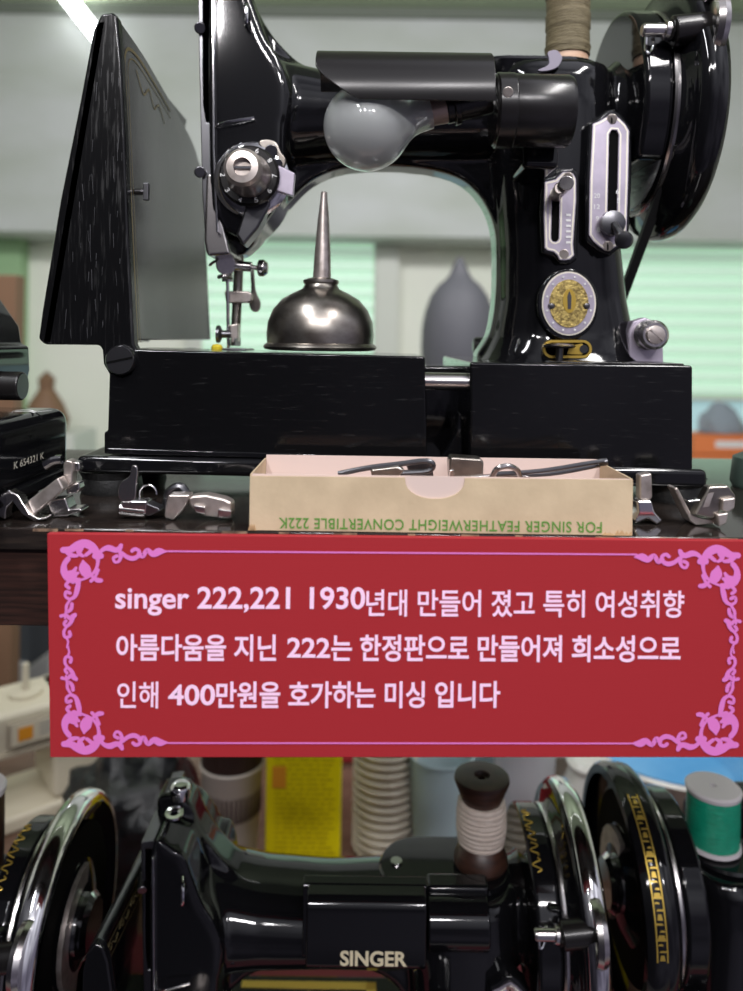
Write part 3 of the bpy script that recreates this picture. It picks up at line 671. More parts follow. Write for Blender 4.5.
# fold-up bed flap on the left (sides taper to the free edge)
hinge = P(122, 360, .494)
Yf = .494
wedge = [(101, 13.5), (112, 12), (117, 15), (121, 60), (125, 140), (129, 250), (134, 344), (138, 352), (139, 366), (133, 377), (122, 381), (110, 376), (103, 364), (102, 350), (99, 345), (44, 344.5), (38, 339), (42, 310), (60, 200), (80, 100), (93, 30)]
b_ = B(); prism(b_, pp(wedge, Yf), (0, .010, 0)); flap = obj('flap_side', b_, 'flapblack', mach, bevel=.0018)
X1, X2 = P(117, 15, Yf), P(132, 340, Yf)
def flapx(z): return X2.x + (X1.x - X2.x) * (z - X2.z) / (X1.z - X2.z)
prof = [(Yf + .004, X1.z - .001), (.55, .2045), (.60, .1970), (.65, .1890), (.695, .180), (.718, .168), (.732, .146), (.736, X2.z), (Yf + .004, X2.z)]
pr = smoothc([(0, y, z) for y, z in prof[:8]], 4, False) + [Vector((0, *prof[8]))]
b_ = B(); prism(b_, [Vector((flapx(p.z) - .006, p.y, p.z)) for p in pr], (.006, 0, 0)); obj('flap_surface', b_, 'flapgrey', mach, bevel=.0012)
b_ = B(); prism(b_, [Vector((flapx(.14), .724, .14)), Vector((flapx(X2.z), .724, X2.z)), Vector((P(40, 342, Yf).x, .724, X2.z)), Vector((flapx(.14) - .025, .724, .14))], (0, .010, 0)); obj('flap_back', b_, 'bed', mach, bevel=.0015)
b_ = B(); a = P(44, 342, Yf); c_ = P(98, 22, Yf); prism(b_, [a, a + Vector((.004, 0, 0)), c_ + Vector((.004, 0, 0)), c_], (0, .22, 0)); obj('flap_underside', b_, 'bed', mach)
def FS(p, _): z = p[1]; return Vector((flapx(z) + .0004, p[0], z))
b_ = B()
k_ = 1000.0
for off, wd in ((.006, .0016), (.011, .0008)):
    pth = [(.50 + off, -.005), (.50 + off, .10), (.50 + off, .196 - off), (.53, .204 - off), (.57, .203 - off)]
    strip(b_, pth, [wd] * 5, 0, FS) if False else None
def fstrip(bm, pts, wd):
    q = smoothc([(y, z, 0) for y, z in pts], 5, False); A = []
    for i, p in enumerate(q):
        t_ = (q[min(i + 1, len(q) - 1)] - q[max(i - 1, 0)]).normalized(); n_ = Vector((-t_.y, t_.x, 0)) * wd / 2
        A.append([bm.verts.new(FS((r.x, r.y), 0)) for r in (p + n_, p - n_)])
    for a_, b2 in zip(A, A[1:]): bm.faces.new((a_[0], a_[1], b2[1], b2[0]))
for off, wd in ((.007, .0022), (.0125, .0009)):
    fstrip(b_, [(.498 + off, -.004), (.498 + off, .08), (.498 + off, .16), (.500 + off, .196 - off), (.53, .204 - off), (.58, .198 - off), (.62, .191 - off)], wd)
fstrip(b_, [(.53, .186), (.545, .174), (.56, .182), (.572, .172), (.585, .178), (.60, .168)], .0016)
obj('flap_decal', b_, 'faintgold', mach)
b_ = B(); cyl(b_, P(136, 60, .52), P(136, 60, .52) + Vector((.001, 0, 0)), .001)
b_.free()
b_ = B(); pz = Vector((flapx(.098), .514, .098)); cyl(b_, pz, pz + Vector((.007, 0, 0)), .0022); box(b_, pz + Vector((.006, -.002, -.006)), pz + Vector((.010, .002, .006))); obj('flap_catch', b_, 'darksteel', mach, bevel=.0008)
b_ = B(); lathe(b_, [(0, -.005), (.0088, -.005), (.0098, -.0035), (.0098, .002), (0, .002)], hinge, (0, 1, 0), 40); hs = obj('hinge_screw', b_, 'darksteel', mach)
b_ = B(); box(b_, hinge + Vector((-.0085, -.0054, -.0007)), hinge + Vector((.0085, -.0049, .0007)), Matrix.Rotation(-.22, 3, 'Y')); obj('screw_slot', b_, 'slot', hs)
b_ = B(); cyl(b_, hinge + Vector((0, .008, 0)), hinge + Vector((0, .20, 0)), .006); obj('hinge_rod', b_, 'darksteel', mach)
# scratches worn through the flap's paint
b_ = B()
for i in range(46):
    y_ = random.uniform(60, 330); x_ = random.uniform(101 + (118 - 101) * 0 - (y_ - 14) * .12, 122)
    l = random.uniform(5, 22); a = random.uniform(-.1, .1); 
    p0, p1 = (x_, y_), (x_ + l * math.sin(a), min(y_ + l, 338)); wd = random.uniform(.25, .6)
    prism(b_, pp([(p0[0] - wd / 2, p0[1]), (p0[0] + wd / 2, p0[1]), (p1[0] + wd / 3, p1[1]), (p1[0] - wd / 3, p1[1])], Yf - .0001), (0, .0002, 0))
M['scr'] = mat('worn_scratch', (0.045, 0.045, 0.05), 0.4)
obj('scratches', b_, 'scr', flap)

# bed: free arm block, main block, base tray, feet
b_ = B(); prism(b_, pp([(110, 349), (425, 356.5), (427, 463), (104, 454), (104, 432), (107.5, 431)], .494), (0, .10, 0)); obj('free_arm_bed', b_, 'bed', mach, bevel=.0016)
b_ = B(); prism(b_, pp([(107, 448), (427, 457.5), (427, 463), (107, 454)], .4935), (0, .01, 0)); obj('bed_lip', b_, 'enamel', mach, bevel=.0009)
b_ = B(); prism(b_, pp([(470, 362), (693, 365.5), (693, 471), (470, 466)], .494), (0, .186, 0)); obj('main_bed', b_, 'bed', mach, bevel=.0018)
b_ = B(); prism(b_, pp([(560, 361.5), (684, 363.5), (684, 366), (560, 364)], .50), (0, .18, 0)); obj('bed_plate', b_, 'bakelite', mach, bevel=.0005)
b_ = B(); cyl(b_, P(420, 381, .505), P(475, 382, .505), .0058); cr = obj('joining_rod', b_, 'steel', mach)
b_ = B(); prism(b_, pp([(424, 366), (472, 366), (472, 470), (424, 466)], .56), (0, .05, 0)); obj('bed_core', b_, 'enamel', mach, bevel=.002)
b_ = B(); prism(b_, pp([(458, 412), (462, 413), (463, 466), (432, 466), (448, 448), (456, 432)], .52), (0, .01, 0)); obj('release_lever', b_, 'enamel', mach, bevel=.002)
b_ = B(); prism(b_, pp([(76, 456), (440, 463), (708, 470), (708, 489), (440, 482), (76, 473)], .490), (0, .105, 0)); obj('base_tray', b_, 'enamel', mach, bevel=.0035)
for p, yy in ((Vector((-.1745, 0, 0)), .515), (Vector((.2055, 0, 0)), .515), (Vector((-.1745, 0, 0)), .575), (Vector((.186, 0, 0)), .655)):
    b_ = B(); lathe(b_, [(0, SH), (.0195, SH), (.0205, SH + .003), (.019, SH + .010), (.0215, -.0895), (0, -.0895)], (p.x, yy, 0), (0, 0, 1), 40); obj('foot', b_, 'rubber', mach)
# thread post on the bed
bp = P(646, 342, .545)
b_ = B()
br = [(629, 362), (629, 330), (633, 321), (645, 317), (657, 322), (663, 334), (664, 364)]
prism(b_, pp(br, .548), (0, .012, 0)); tb = obj('belt_bracket', b_, 'plate', mach, bevel=.0015)
b_ = B(); q = P(647, 335, .548); lathe(b_, [(0, -.016), (.0085, -.016), (.0105, -.014), (.0105, -.010), (.0085, -.008), (.0085, -.005), (.0108, -.003), (.0108, 0), (0, 0)], q, (0, 1, 0), 32); obj('roller', b_, 'steel', tb)
b_ = B(); lathe(b_, [(0, -.0195), (.0062, -.0185), (.0066, -.016), (0, -.016)], q, (0, 1, 0)); box(b_, q + Vector((-.006, -.0197, -.0006)), q + Vector((.006, -.019, .0006)), Matrix.Rotation(.7, 3, 'Y')); obj('screw', b_, 'satin', tb)
COMMON_SKIP = ('free_arm_bed', 'bed_lip', 'main_bed', 'bed_plate', 'joining_rod', 'bed_core', 'release_lever', 'base_tray', 'foot', 'belt_bracket', 'lamp_shade', 'bulb', 'lamp_socket', 'lamp_housing', 'lamp_collar', 'presser_foot', 'thread_finger', 'scratches', 'flap_side', 'flap_back', 'flap_underside', 'hinge_screw', 'hinge_rod', 'flap_surface', 'flap_decal', 'flap_catch', 'spool_pin')

# open lamp with its bulb, only on this machine
YL = .475
def arcshell(bm, xs, zc, r, a0, a1, th, Y, n=20, cutl=0):
    """part of a tube along X: xs = (left, right) pixel columns; left end cut on a slant"""
    rows = []
    for k in range(n + 1):
        a = a0 + (a1 - a0) * k / n
        zz = zc + r * math.sin(a); yy = Y - r * math.cos(a)
        f = (math.sin(a) - math.sin(a1)) / (math.sin(a0) - math.sin(a1))
        xl = xs[0] + cutl * max(0.0, f) ** 1.6
        rows.append([bm.verts.new((xl, yy, zz)), bm.verts.new((xs[1], yy, zz)), bm.verts.new((xl, Y - (r - th) * math.cos(a), zc + (r - th) * math.sin(a))), bm.verts.new((xs[1], Y - (r - th) * math.cos(a), zc + (r - th) * math.sin(a)))])
    for a_, c_ in zip(rows, rows[1:]):
        bm.faces.new((a_[0], a_[1], c_[1], c_[0])); bm.faces.new((a_[2], c_[2], c_[3], a_[3]))
        bm.faces.new((a_[0], c_[0], c_[2], a_[2])); bm.faces.new((a_[1], a_[3], c_[3], c_[1]))
    for e in (rows[0], rows[-1]): bm.faces.new((e[0], e[2], e[3], e[1]))
xl = P(317, 50, .462).x; xr = P(492, 60, .462).x; zs = P(400, 103, YL).z
b_ = B(); arcshell(b_, (xl, xr), zs, .030, math.radians(-14), math.radians(150), .0016, YL, cutl=.026)
# closed right end of the shade
n = 16; rr = .0299
prism(b_, [Vector((xr - .001, YL - rr * math.cos(a), zs + rr * math.sin(a))) for a in [math.radians(-14 + 164 * k / n) for k in range(n + 1)]], (-.0015, 0, 0))
obj('lamp_shade', b_, 'bakelite', mach, bevel=.0005)
b_ = B(); c_ = P(536, 109, YL)
lathe(b_, [(0, 0), (.0215, 0), (.0225, .002), (.0225, .046), (.0212, .0485), (0, .0485)], (P(494, 100, YL).x, YL + .005, c_.z), (1, 0, 0), 48); lh = obj('lamp_housing', b_, 'bakelite', mach)
b_ = B(); box(b_, P(522, 168, .50), P(560, 120, .50) + Vector((0, .05, 0))); obj('housing_mount', b_, 'enamel', mach, bevel=.004)
b_ = B(); lathe(b_, [(0, 0), (.0232, 0), (.0232, .0115), (0, .0115)], (P(496, 100, YL).x, YL + .005, c_.z), (1, 0, 0), 48); cl_ = obj('lamp_collar', b_, 'bakelite', mach, bevel=.001)
b_ = B(); cyl(b_, P(508, 92, .4555), P(508, 92, .462), .0032); obj('screw', b_, 'satin', cl_, bevel=.0005)
bc = P(367, 127, YL)
b_ = B(); rB = .0273
prf = [(0, -rB)] + [(rB * math.sin(a), -rB * math.cos(a)) for a in [PI * k / 24 for k in range(1, 19)]] + [(.0155, .0235), (.0128, .0275), (.0115, .032), (.0108, .0405)]
axis_ = (P(436, 110, YL) - bc).normalized()
lathe(b_, prf + [(0, .0405)], bc, axis_, 48); bl = obj('bulb', b_, 'bulb', mach, ang=60)
b_ = B(); e0 = bc + axis_ * .0385; lathe(b_, [(0, 0), (.0095, 0), (.0098, .002), (.0092, .003), (.0098, .013), (.0092, .0155), (0, .0155)], e0, axis_); obj('bulb_cap', b_, 'copper', bl)
b_ = B(); cyl(b_, e0 + axis_ * .0115, e0 + axis_ * .040, .0105); cyl(b_, e0 + axis_ * .016, e0 + axis_ * .020, .0125); obj('lamp_socket', b_, 'bakelite', mach, bevel=.0008)

# spools
def spool(name, label, base, r, h, flange, wood, thr, group=None, kind=0):
    t = thing(name, label, 'thread spool', base)
    x, y, z = base
    if kind == 0:      # straight wooden spool with thin flanges
        b1 = B(); lathe(b1, [(.003, 0), (r * .95, 0), (r * .98, h * .02), (r * .93, h * .17), (r * .6, h * .19), (r * .6, h * .85), (r * .93, h * .87), (r, h * .98), (r * .95, h), (.003, h), (.003, 0)], base, (0, 0, 1), 40)
        obj('spool_core', b1, wood, t)
        b1 = B(); pts = [(0, h * .17)] + [(r * (1 + .012 * math.sin(k * 1.9) + .014 * math.sin(k * 5.1) + .02 * math.sin(k * .45)), h * (.175 + .68 * k / 30)) for k in range(31)] + [(0, h * .865)]
        lathe(b1, pts, base, (0, 0, 1), 40); obj('thread', b1, thr, t)
    elif kind == 1:    # bobbin with conical ends
        b1 = B(); lathe(b1, [(.003, 0), (r * .92, 0), (r * 1.0, h * .04), (r * .98, h * .10), (r * .72, h * .27), (r * .55, h * .30), (r * .55, h * .70), (r * .72, h * .72), (r * 1.02, h * .95), (r * 1.0, h * .99), (r * .92, h), (r * .3, h), (r * .25, h * .96), (.003, h * .96), (.003, 0)], base, (0, 0, 1), 40)
        obj('spool_core', b1, wood, t)
        b1 = B(); pts = [(0, h * .26)] + [(r * (.86 + .06 * math.sin(PI * k / 24) + .022 * math.sin(k * 2.3)), h * (.265 + .46 * k / 24)) for k in range(25)] + [(0, h * .73)]
        lathe(b1, pts, base, (0, 0, 1), 40); obj('thread', b1, thr, t)
    else:
        b1 = B(); lathe(b1, [(.003, 0), (r * 1.0, 0), (r * 1.08, h * .03), (r * 1.05, h * .09), (r * .6, h * .1), (r * .6, h * .9), (r * 1.05, h * .91), (r * 1.08, h * .97), (r, h), (.003, h), (.003, 0)], base, (0, 0, 1), 40)
        obj('spool_core', b1, wood, t)
        b1 = B(); lathe(b1, [(0, h * .09), (r, h * .095), (r * 1.01, h * .5), (r, h * .905), (0, h * .91)], base, (0, 0, 1), 48); obj('thread', b1, thr, t)
    return t
ZP = Zt + .0051
spool('thread_spool', 'pale wooden spool of olive thread on top of the upper black machine', (0.1515, YC, ZP), .0172, .068, 1, 'pinkwood', 'olive')

# oil can
oc = P(320, 354.5, .545); oc.z = P(320, 354, .494).z + .0015
t = thing('oil_can', 'dome shaped steel oil can with tall tapering spout on the black bed', 'oil can', oc)
b_ = B(); s = .0395
lathe(b_, [(0, .001), (s * .9, .0), (s * 1.0, .0008), (s * 1.03, .0025), (s * 1.0, .0042), (s * .96, .0052), (s * .97, .012), (s * .95, .020), (s * .86, .029), (s * .70, .0365), (s * .50, .0410), (s * .34, .0440), (s * .30, .0465), (s * .29, .049), (0, .049)], oc, (0, 0, 1), 64); obj('reservoir', b_, 'oldsteel', t)
b_ = B(); lathe(b_, [(0, .047), (.0115, .047), (.0128, .0485), (.0128, .0502), (.0095, .0515), (.0075, .052), (0, .052)], oc, (0, 0, 1), 40); obj('collar', b_, 'oldsteel', t)
b_ = B(); lathe(b_, [(0, .051), (.0066, .051), (.0058, .070), (.0040, .095), (.0026, .108), (.0022, .1135), (.0012, .114), (0, .114)], oc, (.012, 0, 1), 32); obj('spout', b_, 'satin', t)

# small yellow plug by the needle
b_ = B(); q = P(217, 348, .58); q.z = oc.z; lathe(b_, [(0, -.004), (.004, -.004), (.0045, .001), (.003, .003), (0, .0035)], q, (0, 0, 1), 20); tag(obj('plug', b_, 'yellowtip'), 'small yellow plug below the needle of the upper machine', 'plug')

# dull grey urn far behind the machine, on a plinth
q = P(458, 392, 2.5)
tag(obj('plinth', box_((q.x - .16, 2.34, FL), (q.x + .16, 2.66, q.z - .001)), 'frame', bevel=.004), 'pale plinth far behind the machine column carrying the grey urn', 'plinth')
b_ = B(); lathe(b_, [(0, 0), (.10, 0), (.12, .05), (.124, .15), (.122, .21), (.112, .265), (.094, .315), (.070, .350), (.044, .372), (.032, .390), (.024, .41), (.012, .436), (.004, .446), (0, .446)], q, (0, 0, 1), 48)
tag(obj('urn', b_, 'iron'), 'dull grey urn with pointed lid, blurred behind the machine left of its column', 'urn')

# ------------------------------------------------------------------ lower machines
DX, DY, DZ = -.051, .062, -.668
low = copy_tree(mach, None, COMMON_SKIP)
low.name = 'sewing_machine'
low.location = base_loc + Vector((DX, DY, DZ))
tag(low, 'black sewing machine below the red sign with gold lettered lamp cover', 'sewing machine', 'black machines on the lower table')
# its closed lamp cover and bed, built in place (same frame as the upper machine, shifted)
def addlow(name, bm, m, **k):
    bmesh.ops.translate(bm, verts=bm.verts, vec=(-DX, -DY, -DZ))
    o = obj(name, bm, m, None, **k); o.parent = low; o.matrix_parent_inverse = Matrix.Translation(-base_loc); return o
YQ = .588
ca = P(301, 905, YQ); cb = P(427, 905, YQ)
def dshape(xa, xb, ztop, zbot, Yfr, Ybk, r=.014):
    pts = [Vector((0, Ybk, ztop)), Vector((0, Yfr + r, ztop))]
    pts += [Vector((0, Yfr + r - r * math.sin(a), ztop - r + r * math.cos(a))) for a in [PI / 2 * k / 8 for k in range(1, 9)]]
    rb = r * .8
    pts += [Vector((0, Yfr + rb - rb * math.cos(a), zbot + rb - rb * math.sin(a))) for a in [PI / 2 * k / 8 for k in range(9)]]
    pts += [Vector((0, Ybk, zbot))]
    return [Vector((xa, p.y, p.z)) for p in pts], Vector((xb - xa, 0, 0))
b_ = B(); zt = P(360, 901, YQ).z; zb2 = P(360, 974, YQ).z
L_, v_ = dshape(ca.x + .004, cb.x, zt, zb2, YQ, YQ + .024, .010); prism(b_, L_, v_); lc = addlow('lamp_cover', b_, 'enamel', bevel=.0016)
b_ = B(); L_, v_ = dshape(ca.x, cb.x + .001, zt + .0008, zb2 - .001, YQ + .016, YQ + .027, .003); prism(b_, L_, v_); addlow('lamp_cover_back', b_, 'enamel', bevel=.001)
b_ = B(); xa2 = cb.x + .0015; xb3 = P(492, 905, YQ).x
for k in range(2): cyl(b_, (xa2, YQ + .022, (zt + zb2) / 2 - .002), (xb3, YQ + .022, (zt + zb2) / 2 - .002), .0205); break
addlow('lamp_housing', b_, 'enamel', bevel=.002)
b_ = B(); box(b_, (xa2, YQ + .022, zb2 + .008), (xb3 + .002, YQ + .04, zt - .004)); addlow('housing_mount', b_, 'enamel', bevel=.004)
a = P(340, 966, YQ - .0003); c_ = P(407, 967, YQ - .0003)
bl_ = text('lettering', 'SINGER', 'goldpale', None, a, c_ - a, (0, 0, 1), (c_ - a).length, 15.5 * YQ / F, .03)
bl_.parent = low; bl_.matrix_parent_inverse = Matrix.Translation(-base_loc - Vector((DX, DY, DZ)))
# bed of the lower machine with gilt border
zbd = P(300, 978, .79).z
b_ = B(); box(b_, (-.215, .60, zbd - .06), (.165, .795, zbd)); bed2 = addlow('bed', b_, 'enamel', bevel=.004)
b_ = B(); x0, x1 = P(243, 978, .79).x, P(376, 978, .79).x
box(b_, (x0, .777, zbd + .0002), (x1, .7855, zbd + .0006)); box(b_, (x1 - .010, .62, zbd + .0002), (x1, .7855, zbd + .0006))
for k in range(3): box(b_, (x1 - .018 - k * .01, .765 - k * .008, zbd + .0002), (x1 - .012, .767 - k * .008, zbd + .0006))
addlow('gold_border', b_, 'gold')
b_ = B(); prism(b_, pp([(95, 944), (86, 955), (82, 972), (80, 1030), (118, 1030), (108, 962), (103, 948)], .556), (0, .008, 0)); addlow('flap_side', b_, 'enamel', bevel=.002)
e0_, e1_ = P(98, 950, .560), P(178, 791, .797); xf2 = e0_.x
b_ = B(); prism(b_, [(xf2, e0_.y, e0_.z), (xf2, e1_.y, e1_.z), (xf2, e1_.y, -.69), (xf2, e0_.y, -.69)], (-.004, 0, 0)); addlow('flap_surface', b_, 'enamel')
b_ = B(); tube(b_, [(xf2 - .002, e0_.y, e0_.z), (xf2 - .002, e1_.y, e1_.z)], .0048, 12, False); addlow('flap_edge', b_, 'darksteel')
b_ = B()
for off, wd in ((.012, .0016), (.026, .0010)):
    bb_ = [Vector((xf2 + .0004, e0_.y + .012, -.68)), Vector((xf2 + .0004, e0_.y + .012 + off * .3, e0_.z - off)), Vector((xf2 + .0004, e1_.y - .02, e1_.z - off))]
    for p_, q_ in zip(bb_, bb_[1:]):
        d_ = (q_ - p_).normalized(); n_ = Vector((0, -d_.z, d_.y)) * wd / 2
        b_.faces.new([b_.verts.new(v) for v in (p_ + n_, p_ - n_, q_ - n_, q_ + n_)])
for k in range(14):
    y_ = e0_.y + .02 + k * .014; z_ = e0_.z + (e1_.z - e0_.z) * k * .014 / .237 - .019
    tube(b_, [Vector((xf2 + .0002, y_, z_)), Vector((xf2 + .0002, y_ + .005, z_ + .004 * (-1) ** k)), Vector((xf2 + .0002, y_ + .010, z_ - .001)), Vector((xf2 + .0002, y_ + .007, z_ - .003))], .0005, 6)
addlow('flap_decal', b_, 'faintgold')
# gold scrolls on the flap's inner face and on the wheel housing
# lamp covers etc. are inherited by the two other machines
SKIP2 = ()
left = copy_tree(low); left.name = 'sewing_machine'
left.location = low.location + Vector((-.4225, -.030, .0))
tag(left, 'black sewing machine at the lower left edge, showing its open hand wheel', 'sewing machine', 'black machines on the lower table')
right = copy_tree(low); right.name = 'sewing_machine'
right.rotation_euler = (0, 0, PI)
tag(right, 'black sewing machine turned around under the green thread spool', 'sewing machine', 'black machines on the lower table')
RX, RY = .4685, 1.290
right.location = Vector((RX - base_loc.x, RY - base_loc.y, base_loc.z + DZ))

def band(name, parent, Xc, Yc_, Zc, r, wdt, a0, a1, m, n=40, lift=.0003):
    bb = B(); rows = []
    for k in range(n + 1):
        a = a0 + (a1 - a0) * k / n; y, z = Yc_ - (r + lift) * math.cos(a), Zc + (r + lift) * math.sin(a)
        rows.append((bb.verts.new((Xc - wdt / 2, y, z)), bb.verts.new((Xc + wdt / 2, y, z))))
    for p_, q_ in zip(rows, rows[1:]): bb.faces.new((p_[0], p_[1], q_[1], q_[0]))
    return bb
# gilt band on the belt guard of the turned machine
gx, gy, gz = .2325, .690, HZ + DZ
def attach(o, par):
    bpy.context.view_layer.update()
    o.parent = par; o.matrix_parent_inverse = par.matrix_world.inverted()
b_ = B()
lathe(b_, [(.087, -.009), (.094, -.009), (.0970, -.004), (.0970, .007), (.0955, .010), (.087, .010)], (gx, gy, gz), (1, 0, 0), 96)
guard = obj('belt_guard', b_, 'enamel'); attach(guard, right)
gb = B()
for sgn in (-1, 1):
    rows = []
    for k in range(61):
        a = math.radians(4 + 72 * k / 60); xx = gx + .0015 + sgn * .0040
        rows.append([gb.verts.new((xx - .0006, gy - .0975 * math.cos(a), gz + .0975 * math.sin(a))), gb.verts.new((xx + .0006, gy - .0975 * math.cos(a), gz + .0975 * math.sin(a)))])
    for p_, q_ in zip(rows, rows[1:]): gb.faces.new((p_[0], p_[1], q_[1], q_[0]))
for k in range(26):   # rungs, links and rosettes of the gilt ornament
    a = math.radians(6 + 68 * k / 25); da = math.radians(.4 if k % 3 else 1.2); hw_ = .0036 if k % 2 else .0022; ox = .0012 * math.sin(k * 2.1)
    q_ = [(gx + .0015 + ox - hw_, a - da), (gx + .0015 + ox + hw_, a - da), (gx + .0015 + ox + hw_ * .6, a + da), (gx + .0015 + ox - hw_ * .6, a + da)]
    gb.faces.new([gb.verts.new((x, gy - .0976 * math.cos(t_), gz + .0976 * math.sin(t_))) for x, t_ in q_])
go = obj('gold_ornament', gb, 'gold'); attach(go, right)

def onlow(bm, name, m):
    o = obj(name, bm, m); attach(o, low); return o
# small gilt frame on the lower machine's wheel housing
gb = B()
HB = (.2118 + DX, YC + DY, HZ + DZ)
for a0, a1, xx in ((-34, -18, -.0075), (-34, -18, -.0025), (-32, -20, -.005)):
    bb = band('', None, HB[0] + xx + -.004, HB[1], HB[2], .0500, .0010, math.radians(a0), math.radians(a1), '')
    me_ = bpy.data.meshes.new('t'); bb.to_mesh(me_); bb.free(); gb.from_mesh(me_)
onlow(gb, 'gilt_frame', 'gold')

def wheel_trim(par, dx, dy):
    bb = B(); lathe(bb, [(.088, .2388), (.0925, .2385), (.0968, .2348), (.0985, .228), (.0972, .2215), (.0958, .2205)], (dx, YC + dy, HZ + DZ), (1, 0, 0), 96)
    o = obj('wheel_rim', bb, 'chrome', ang=180); attach(o, par)
    bb = B()
    for i_ in range(5):
        pts = []
        for k in range(7):
            a = math.radians(52 + i_ * 9 + k * 1.3); x = .1915 + dx + .0035 * math.sin(k * 1.5 + i_)
            pts.append(Vector((x, YC + dy - .0778 * math.cos(a), HZ + DZ + .0778 * math.sin(a))))
        tube(bb, pts, .0006, 6)
    o = obj('gilt_scroll', bb, 'gold'); attach(o, par)
wheel_trim(low, DX, DY); wheel_trim(left, DX - .4225, DY - .030)
ZL = ZP + DZ
spool('thread_spool', 'brown wooden spool of cream thread on the middle machine', (0.1525 + DX, YC + DY, ZL), .0235, .077, 1, 'darkwood_spool', 'creamthread', kind=1)
spool('thread_spool', 'brown thread spool cut by the lower left picture edge', (0.1525 + DX - .4225, YC + DY - .030, ZL), .0195, .080, 1, 'whitespool', 'darkwood_spool', kind=2)
spool('thread_spool', 'white spool wound with shiny green thread at the right', (RX - .1525, RY - YC, ZL + .0005), .0225, .054, 1, 'whitespool', 'green', kind=2)

# ------------------------------------------------------------------ machine at the upper left edge
zT = P(60, 407, .52).z
t = thing('sewing_machine', 'folded black sewing machine at the left edge stamped K 654321 K', 'sewing machine', (-.30, .45, SH))
xf = -.2055
b_ = B(); box(b_, (-.42, .385, -.0935), (xf, .522, zT)); bdy = obj('bed', b_, 'enamel', t, bevel=.010, seg=5)
b_ = B(); box(b_, (-.42, .380, -.0965), (xf + .002, .527, -.0885)); obj('bed_rim', b_, 'enamel', t, bevel=.002)
for yy in (.40, .50):
    b_ = B(); cyl(b_, (-.235, yy, SH), (-.235, yy, -.0960), .016); obj('foot', b_, 'rubber', t)
a = Vector((xf + .0003, .4385, -.0775))
text('serial_number', 'K 654321 K', 'line', t, a, (0, 1, 0), (0, 0, 1), .040, .0042, .0)
b_ = B(); q = P(17, 386, .50); cyl(b_, q + Vector((-.03, .0, 0)), q + Vector((.004, 0, 0)), .0095); obj('knob', b_, 'bakelite', t, bevel=.0012)
b_ = B(); prism(b_, pp([(-58, 250), (-40, 290), (-16, 325), (-13, 345), (-5, 346), (-4, 373), (-10, 400), (-70, 404)], .49), (0, .05, 0)); obj('column', b_, 'enamel', t, bevel=.004)
b_ = B(); strip(b_, [(0, 0), (1, 0)], [1, 1], 1) ; b_.free()
b_ = B()
for s_ in ([(-6, 2), (0, 5), (7, 0), (13, 3)], [(-3, -3), (3, 0), (9, -4)]):
    strip(b_, s_, [1.2] * len(s_), 0, lambda p, Y: Vector((-.222 + p[0] * .0012, .485 + p[1] * .0018, zT + .0003)))
obj('silver_scroll', b_, 'white', t)

# ------------------------------------------------------------------ loose presser feet on the shelf
def rotz(bm, c_, ang, ax_='Z'): bmesh.ops.rotate(bm, verts=bm.verts, cent=c_, matrix=Matrix.Rotation(ang, 3, ax_))
def rest(o, z=SH):
    bpy.context.view_layer.update(); lo = min((c.matrix_world @ v.co).z for c in o.children_recursive if c.type == 'MESH' for v in c.data.vertices)
    o.location.z += z - lo + .0002
GF = 'loose presser feet lying on the shelf'
# 1 bent foot with long channel, far left
t = thing('presser_foot', 'nickel presser foot with long slanting bar, leaning on others at the left edge', 'presser foot', P(25, 525, .425), GF)
b_ = B(); prism(b_, pp([(27, 503), (58, 479), (64, 491), (33, 517)], .430), (0, .009, 0)); obj('bar', b_, 'satin', t, bevel=.0012)
b_ = B(); prism(b_, pp([(-4, 498), (8, 492), (18, 497), (29, 515), (38, 520), (46, 519), (46, 521), (34, 523), (22, 516), (12, 503), (6, 510), (5, 521), (-4, 518)], .426), (0, .008, 0)); obj('sole', b_, 'steel', t, bevel=.0008)
rest(t)
t = thing('presser_foot', 'upright nickel presser foot with forked clamp near the stamped machine', 'presser foot', P(66, 522, .43), GF)
b_ = B(); prism(b_, pp([(63, 468), (66, 464.5), (72, 466), (73, 470), (72, 487), (68, 492), (63, 490)], .440), (0, .008, 0)); obj('shank', b_, 'satin', t, bevel=.001)
b_ = B(); prism(b_, pp([(73, 466), (79, 467), (80, 474), (78, 477), (73, 476)], .442), (0, .006, 0)); prism(b_, pp([(66, 489), (79, 487), (80, 494), (77, 498), (66, 499)], .442), (0, .008, 0)); obj('clamp', b_, 'steel', t, bevel=.001)
b_ = B(); prism(b_, pp([(47, 505), (65, 503), (69, 514), (80, 513), (82, 516), (66, 521), (52, 522), (49, 513)], .436), (0, .012, 0)); obj('sole', b_, 'steel', t, bevel=.0008)
b_ = B(); tube(b_, [P(45, 470, .445), P(54, 465, .445), P(62, 464, .445)], .0028); obj('rod', b_, 'chrome', t)
rest(t)
# 3 white toothed foot with ring
t = thing('presser_foot', 'pale zinc presser foot with tall curved ear and thin wire ring', 'presser foot', P(140, 524, .43), GF)
b_ = B(); prism(b_, pp([(p.x, p.y) for p in smoothc([(131.5, 472, 0), (136, 472, 0), (137.5, 478, 0), (136, 490, 0), (134, 506, 0), (120, 507, 0), (118, 495, 0), (122, 487, 0), (129, 482, 0)], 4)], .432), (0, .0025, 0)); obj('ear', b_, 'satin2' if False else 'steel', t, bevel=.0006)
b_ = B(); cyl(b_, P(120, 514, .436), P(147, 517, .436), .0043); box(b_, P(121, 520, .432), P(147, 507, .432) + Vector((0, .01, 0))); obj('sleeve', b_, 'steel', t, bevel=.001)
b_ = B(); prism(b_, pp([(146, 509), (158, 514), (160, 517), (149, 522), (145, 521)], .432), (0, .010, 0)); obj('toe', b_, 'darksteel', t, bevel=.0006)
